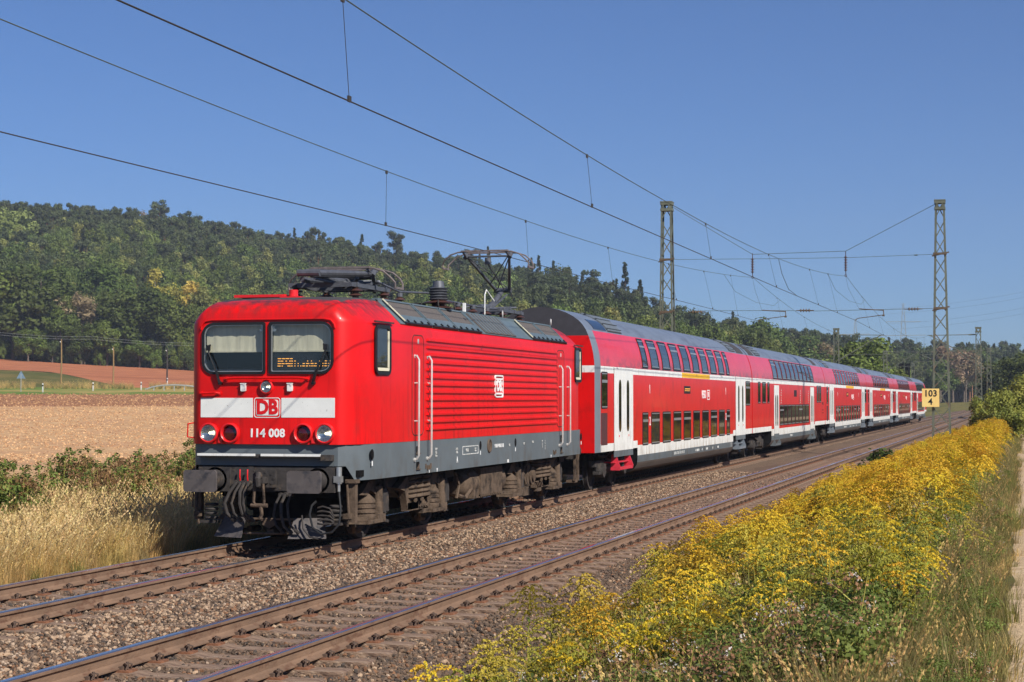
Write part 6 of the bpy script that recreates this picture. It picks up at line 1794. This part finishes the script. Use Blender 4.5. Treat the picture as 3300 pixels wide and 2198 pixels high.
# ---------------------------------------------------------------- grasses and weeds
def tuft(seed, m, n, rad, hmin, hmax, wid, droop, heads=None):
    rd = random.Random(seed); v = []; f = []; mi = []
    for _ in range(n):
        a = rd.random() * 6.28; q = rad * rd.random() ** .6; p = Vector((q * math.cos(a), q * math.sin(a), -.02)); h = rd.uniform(hmin, hmax)
        a2 = a + rd.uniform(-.8, .8); d = Vector((math.cos(a2), math.sin(a2), 0)) * h * droop * rd.uniform(.3, 1.2); s = Vector((-math.sin(a2 + rd.uniform(-1, 1)), math.cos(a2), 0)) * wid * rd.uniform(.6, 1.3)
        i = len(v); c = [p, p + d * .22 + Vector((0, 0, h * .5)), p + d + Vector((0, 0, h * (1 - droop * .25)))]
        v += [c[0] - s, c[0] + s, c[1] + s * .8, c[1] - s * .8, c[2]]
        f += [(i, i + 1, i + 2, i + 3), (i + 3, i + 2, i + 4)]; mi += [0, 0]
        if heads and rd.random() < heads:
            t = c[2]; dd = (c[2] - c[1]).normalized()
            for k in range(7):
                w = dd.orthogonal().normalized(); w.rotate(Matrix.Rotation(k * 2.2, 3, dd)); i = len(v); e = t - dd * (.10 * k / 7)
                v += [e - dd * .018, e + w * .010, e + dd * .018, e - w * .010]; f.append((i, i + 1, i + 2, i + 3)); mi.append(1)
    return v, f, mi
M_straw = leaf_mat("straw", lin(214, 182, 116), var=.22, trans=.35, rnd=.22, scale=12)
M_straw2 = leaf_mat("straw_pale", lin(224, 198, 142), var=.2, trans=.35, rnd=.2, scale=12)
M_gr = leaf_mat("grass_green", lin(132, 130, 70), var=.25, trans=.4, rnd=.28, scale=12)
M_gr2 = leaf_mat("grass_olive", lin(152, 138, 90), var=.25, trans=.4, rnd=.25, scale=12)
M_brownweed = leaf_mat("weed_brown", lin(146, 110, 78), var=.3, trans=.2, rnd=.3, scale=12)
M_weed = leaf_mat("weed_green", lin(112, 126, 60), var=.3, trans=.35, rnd=.3, scale=6)
M_weed2 = leaf_mat("weed_reddish", lin(156, 122, 84), var=.3, trans=.3, rnd=.3, scale=6)
M_fluff = leaf_mat("seed_fluff", lin(220, 212, 200), var=.1, trans=.3, rnd=.1)
T = []
for sd, mm, a in ((1, [M_straw, M_straw2], (60, .17, .5, 1.05, .0028, .42, .12)), (2, [M_straw2, M_straw2], (54, .16, .55, 1.15, .0026, .5, .15)), (3, [M_straw, M_straw], (64, .18, .4, .9, .0028, .35, .08)),
                  (4, [M_gr2, M_straw], (60, .17, .35, .85, .0032, .4, .05)), (5, [M_gr, M_gr2], (50, .15, .3, .7, .005, .4, 0)), (6, [M_gr, M_gr], (46, .14, .2, .45, .005, .5, 0)), (7, [M_gr2, M_straw], (46, .16, .18, .42, .004, .6, .1)), (8, [M_straw, M_straw], (36, .15, .15, .4, .004, .7, 0))):
    v, f, mi = tuft(sd, None, *a[:6], heads=a[6]); T.append(raw_mesh("grass_tuft", v, f, mm, mi))
rd = random.Random(5)
pts = []
def left_z(x, y): return max(verge_z(x, y), lerp_tab(BAL, x) if x > -14.9 else -9, -.9)
for k in range(15000):
    y = 14 + rd.random() ** 1.1 * 40; x = -13.45 - rd.random() ** .85 * 7.0
    edge_ = -13.5 + .25 * mnoise.noise(Vector((y * .5, 0, 3)))
    if x > edge_: continue
    z = left_z(x, y) if x > -16.6 else -.75
    g = mnoise.noise(Vector((x * .5, y * .3, 1)))
    near_edge = sstep(-14.2, -13.5, x)
    i = rd.choice((0, 1, 2, 0, 1, 2, 0, 3)) if g > -.25 else rd.choice((0, 2, 3, 3, 4))
    s = rd.uniform(.85, 1.3) * (1.12 - .55 * near_edge)
    if near_edge > .5 and rd.random() < .4: i = rd.choice((4, 5, 6))
    pts.append(((x, y, z - .02), (rd.uniform(-.08, .14), rd.uniform(-.1, .1), rd.random() * 6.28), s, i))
scatter("dry_grass", T, pts, "tall straw-coloured dry grass growing left of the tracks")
for k in range(900):
    px = rd.uniform(-30, 680); D = rd.uniform(241, 256); p = at(px, D)
    if mnoise.noise(Vector((px * .012, 3, 0))) < -.3: continue
    pts.append((tuple(p), (0, 0, rd.random() * 6), rd.uniform(.5, 1.25), rd.choice((0, 2, 7, 3, 4))))
scatter("roadside_grass", T, pts[-900:] if len(pts) < 900 else [q for q in pts if q[0][1] > 120], "dry grass along the field road")
# leafy weeds behind the dry grass
def weed(seed, H, m, n=70, ls=.07, top=None):
    rd = random.Random(seed); v = []; f = []; mi = []
    b = MB(); tips = []
    b.tube([(0, 0, 0), (rd.uniform(-.05, .05), rd.uniform(-.05, .05), H * .5), (rd.uniform(-.1, .1), rd.uniform(-.1, .1), H)], [.010, .008, .003], 4)
    for k in range(7):
        a = rd.random() * 6.28; z = H * rd.uniform(.3, .9); L_ = H * .28 * (1.15 - z / H) + .08; e = (L_ * math.cos(a), L_ * math.sin(a), z + L_ * .8); b.tube([(0, 0, z), e], [.005, .002], 3); tips.append(e)
    v += b.v; f += b.f; mi += [1] * len(b.f)
    bl = [((0, 0, H * t), (.13, .13, .1)) for t in (.35, .5, .65, .8, .95)] + [(e, (.13, .13, .12)) for e in tips]
    vv, ff = quads(rd, bl, n / 8, ls, .2, up=.6, asp=1.5); n0 = len(v)
    v += [tuple(q) for q in vv]; f += [tuple(i + n0 for i in q) for q in ff]; mi += [0] * len(ff)
    if top:
        vv, ff = quads(rd, [(e, (.06, .06, .04)) for e in tips] + [((0, 0, H), (.07, .07, .05))], 12, .012 if H < 1 else .03, .1); n0 = len(v)
        v += [tuple(q) for q in vv]; f += [tuple(i + n0 for i in q) for q in ff]; mi += [2] * len(ff)
    return raw_mesh("weed", v, f, [m, M_stem, top or m], mi)
W = [weed(1, 1.9, M_weed, 190, .06), weed(2, 1.7, M_weed, 190, .055), weed(3, 2.0, M_weed, 150, .05, M_weed2), weed(4, 1.8, M_weed2, 130, .04, M_weed2), weed(5, .8, M_brownweed, 200, .017, M_brownweed), weed(6, .7, M_weed, 260, .024), weed(7, .9, M_weed2, 170, .018, M_fluff), weed(8, .75, M_weed, 220, .022, M_brownweed)]
pts = []
for k in range(1350):
    y = 20 + rd.random() * 34; x = -18.0 - rd.random() ** 1.2 * 3.6
    g = mnoise.noise(Vector((x * .4, y * .28, 6)))
    if g < -.12 and rd.random() < .75: continue
    i = rd.choice((0, 1, 2, 0, 1)) if y < 29 else rd.choice((1, 2, 3, 3))
    pts.append(((x, y, -.78), (rd.uniform(-.12, .12), rd.uniform(-.12, .12), rd.random() * 6.28), rd.uniform(.62, 1.0) * (1 + .22 * g), i))
scatter("leafy_weeds", W, pts, "dark leafy weeds growing behind the dry grass at the rim of the stubble field")
# low growth on the right-hand bank
pts = []
for k in range(30000):
    y = 9.5 + rd.random() ** 1.5 * 85; x = rd.uniform(-4.7, .1)
    if x < -4.2 and mnoise.noise(Vector((x * 1.2, y * .6, 2))) < .15 and y < 60: continue
    e = -.2 + wob(y)
    if x > e and rd.random() > (.25 if x < e + .15 else .012): continue
    near = sstep(-1.0, -.35, x)
    if rd.random() < near * .45: continue
    z = verge_base(x, y)
    g = mnoise.noise(Vector((x * .7, y * .4, 11)))
    if near > .5: i = rd.choice((6, 5, 4, 7, 3, 7)); s = rd.uniform(.2, .75)
    elif x > -2.0: i = rd.choice((4, 3, 5, 6, 7, 7, 3)); s = rd.uniform(.5, .95)
    else: i = rd.choice((4, 5, 4, 5, 6, 3)); s = rd.uniform(.7, 1.1)
    pts.append(((x, y, z - .02), (rd.uniform(-.15, .15), rd.uniform(-.15, .15), rd.random() * 6.28), s, i))
scatter("bank_grass", T, pts, "mixed green and dry grass on the bank between the goldenrod and the dirt path")
pts = []
for k in range(4800):
    y = 10 + rd.random() ** 1.4 * 70; x = rd.uniform(-4.5, -.25)
    g = mnoise.noise(Vector((x * .9, y * .5, 15)))
    w_ = sstep(-3.6, -2.0, x) * (1 - .6 * sstep(20, 40, y)) * (1 - .55 * sstep(-1.4, -.8, x)) + (.3 if y < 18 else .12)
    if rd.random() > w_ * (.9 + g): continue
    i = rd.choice((4, 5, 5, 7, 5, 5, 4, 5, 7, 6) if g > 0 else (5, 7, 5, 5))
    pts.append(((x, y, verge_base(x, y) - .02), (rd.uniform(-.2, .2), rd.uniform(-.2, .2), rd.random() * 6.28), rd.uniform(.55, 1.0) * (.5 if x > -.9 else 1), i))
scatter("bank_weeds", W, pts, "brown and green seeding weeds on the bank in front of the dirt path")

# ---------------------------------------------------------------- bushes on the right, small shrub on the ballast edge
GB = "yellow-green bushes beside the path"
for i, (x, y, h, w, lab) in enumerate(((-.75, 84, 2.75, .95, "yellow-green bush left of the path, nearest one with sunlit outer twigs"), (.45, 86, 3.3, 1.1, "largest yellow-green bush, by the right edge of the picture"), (-1.8, 97, 2.6, .9, "yellow-green bush at the foot of the shorter lattice mast"), (1.3, 94, 3.7, 1.15, "bush cut off by the right edge, behind the largest one"))):
    tree("bush", "bush", i, (x, y, verge_z(x, y) - .1), h, i * 1.7, lab, GB, cat="bush", wid=w)
def leafy_shrub():
    rd = random.Random(4); r = empty("leafy_shrub", (-4.5, 58, -.72), 0, "dark green broad-leaved shrub between the ballast and the goldenrod", "shrub")
    b = MB(); tips = []
    for k in range(14):
        a = rd.random() * 6.28; e = Vector((math.cos(a) * rd.uniform(.2, .6), math.sin(a) * rd.uniform(.3, 1.2), rd.uniform(.6, 1.35))); b.tube([(0, 0, 0), e * .5 + Vector((0, 0, .1)), e], [.02, .012, .005], 4); tips.append(e)
    b.build("stem", [bark], r)
    v, f = quads(rd, [(t, (.3, .35, .3)) for t in tips] + [(t * .6, (.35, .45, .3)) for t in tips], 26, .13, .2, up=.6, asp=1.3)
    mesh_obj("foliage", raw_mesh("foliage", v, f, leaf_mat("shrub_leaf", lin(74, 92, 42), rnd=.0, scale=3)), r)
leafy_shrub()
# hedge along the far side of the path (mirrored in the coach windows)
pts = []
for k in range(240):
    y = 6 + k * .95 + rd.random(); pts.append(((11.5 + rd.uniform(-1.2, 1.6), y, .15), (0, 0, rd.random() * 6.28), rd.uniform(.9, 1.5), rd.randrange(3)))
scatter("hedge", [q[2] for q in KIND["bush"]], pts, "hedge along the right side of the dirt path")
# ---------------------------------------------------------------- haze of a late summer day
M_haze = bpy.data.materials.new("haze"); M_haze.use_nodes = True
_nt = M_haze.node_tree; _nt.nodes.remove(_nt.nodes["Principled BSDF"])
_v = _nt.nodes.new("ShaderNodeVolumePrincipled"); _v.inputs["Color"].default_value = (.80, .88, 1.0, 1); _v.inputs["Density"].default_value = .00028; _v.inputs["Anisotropy"].default_value = .2
_nt.links.new(_v.outputs[0], _nt.nodes["Material Output"].inputs["Volume"])
b = MB(); b.box(-1100, 700, -200, 1400, -6, 140)
tag(b.build("haze", [M_haze], smooth=0), kind='stuff')
SC.cycles.volume_bounces = 0
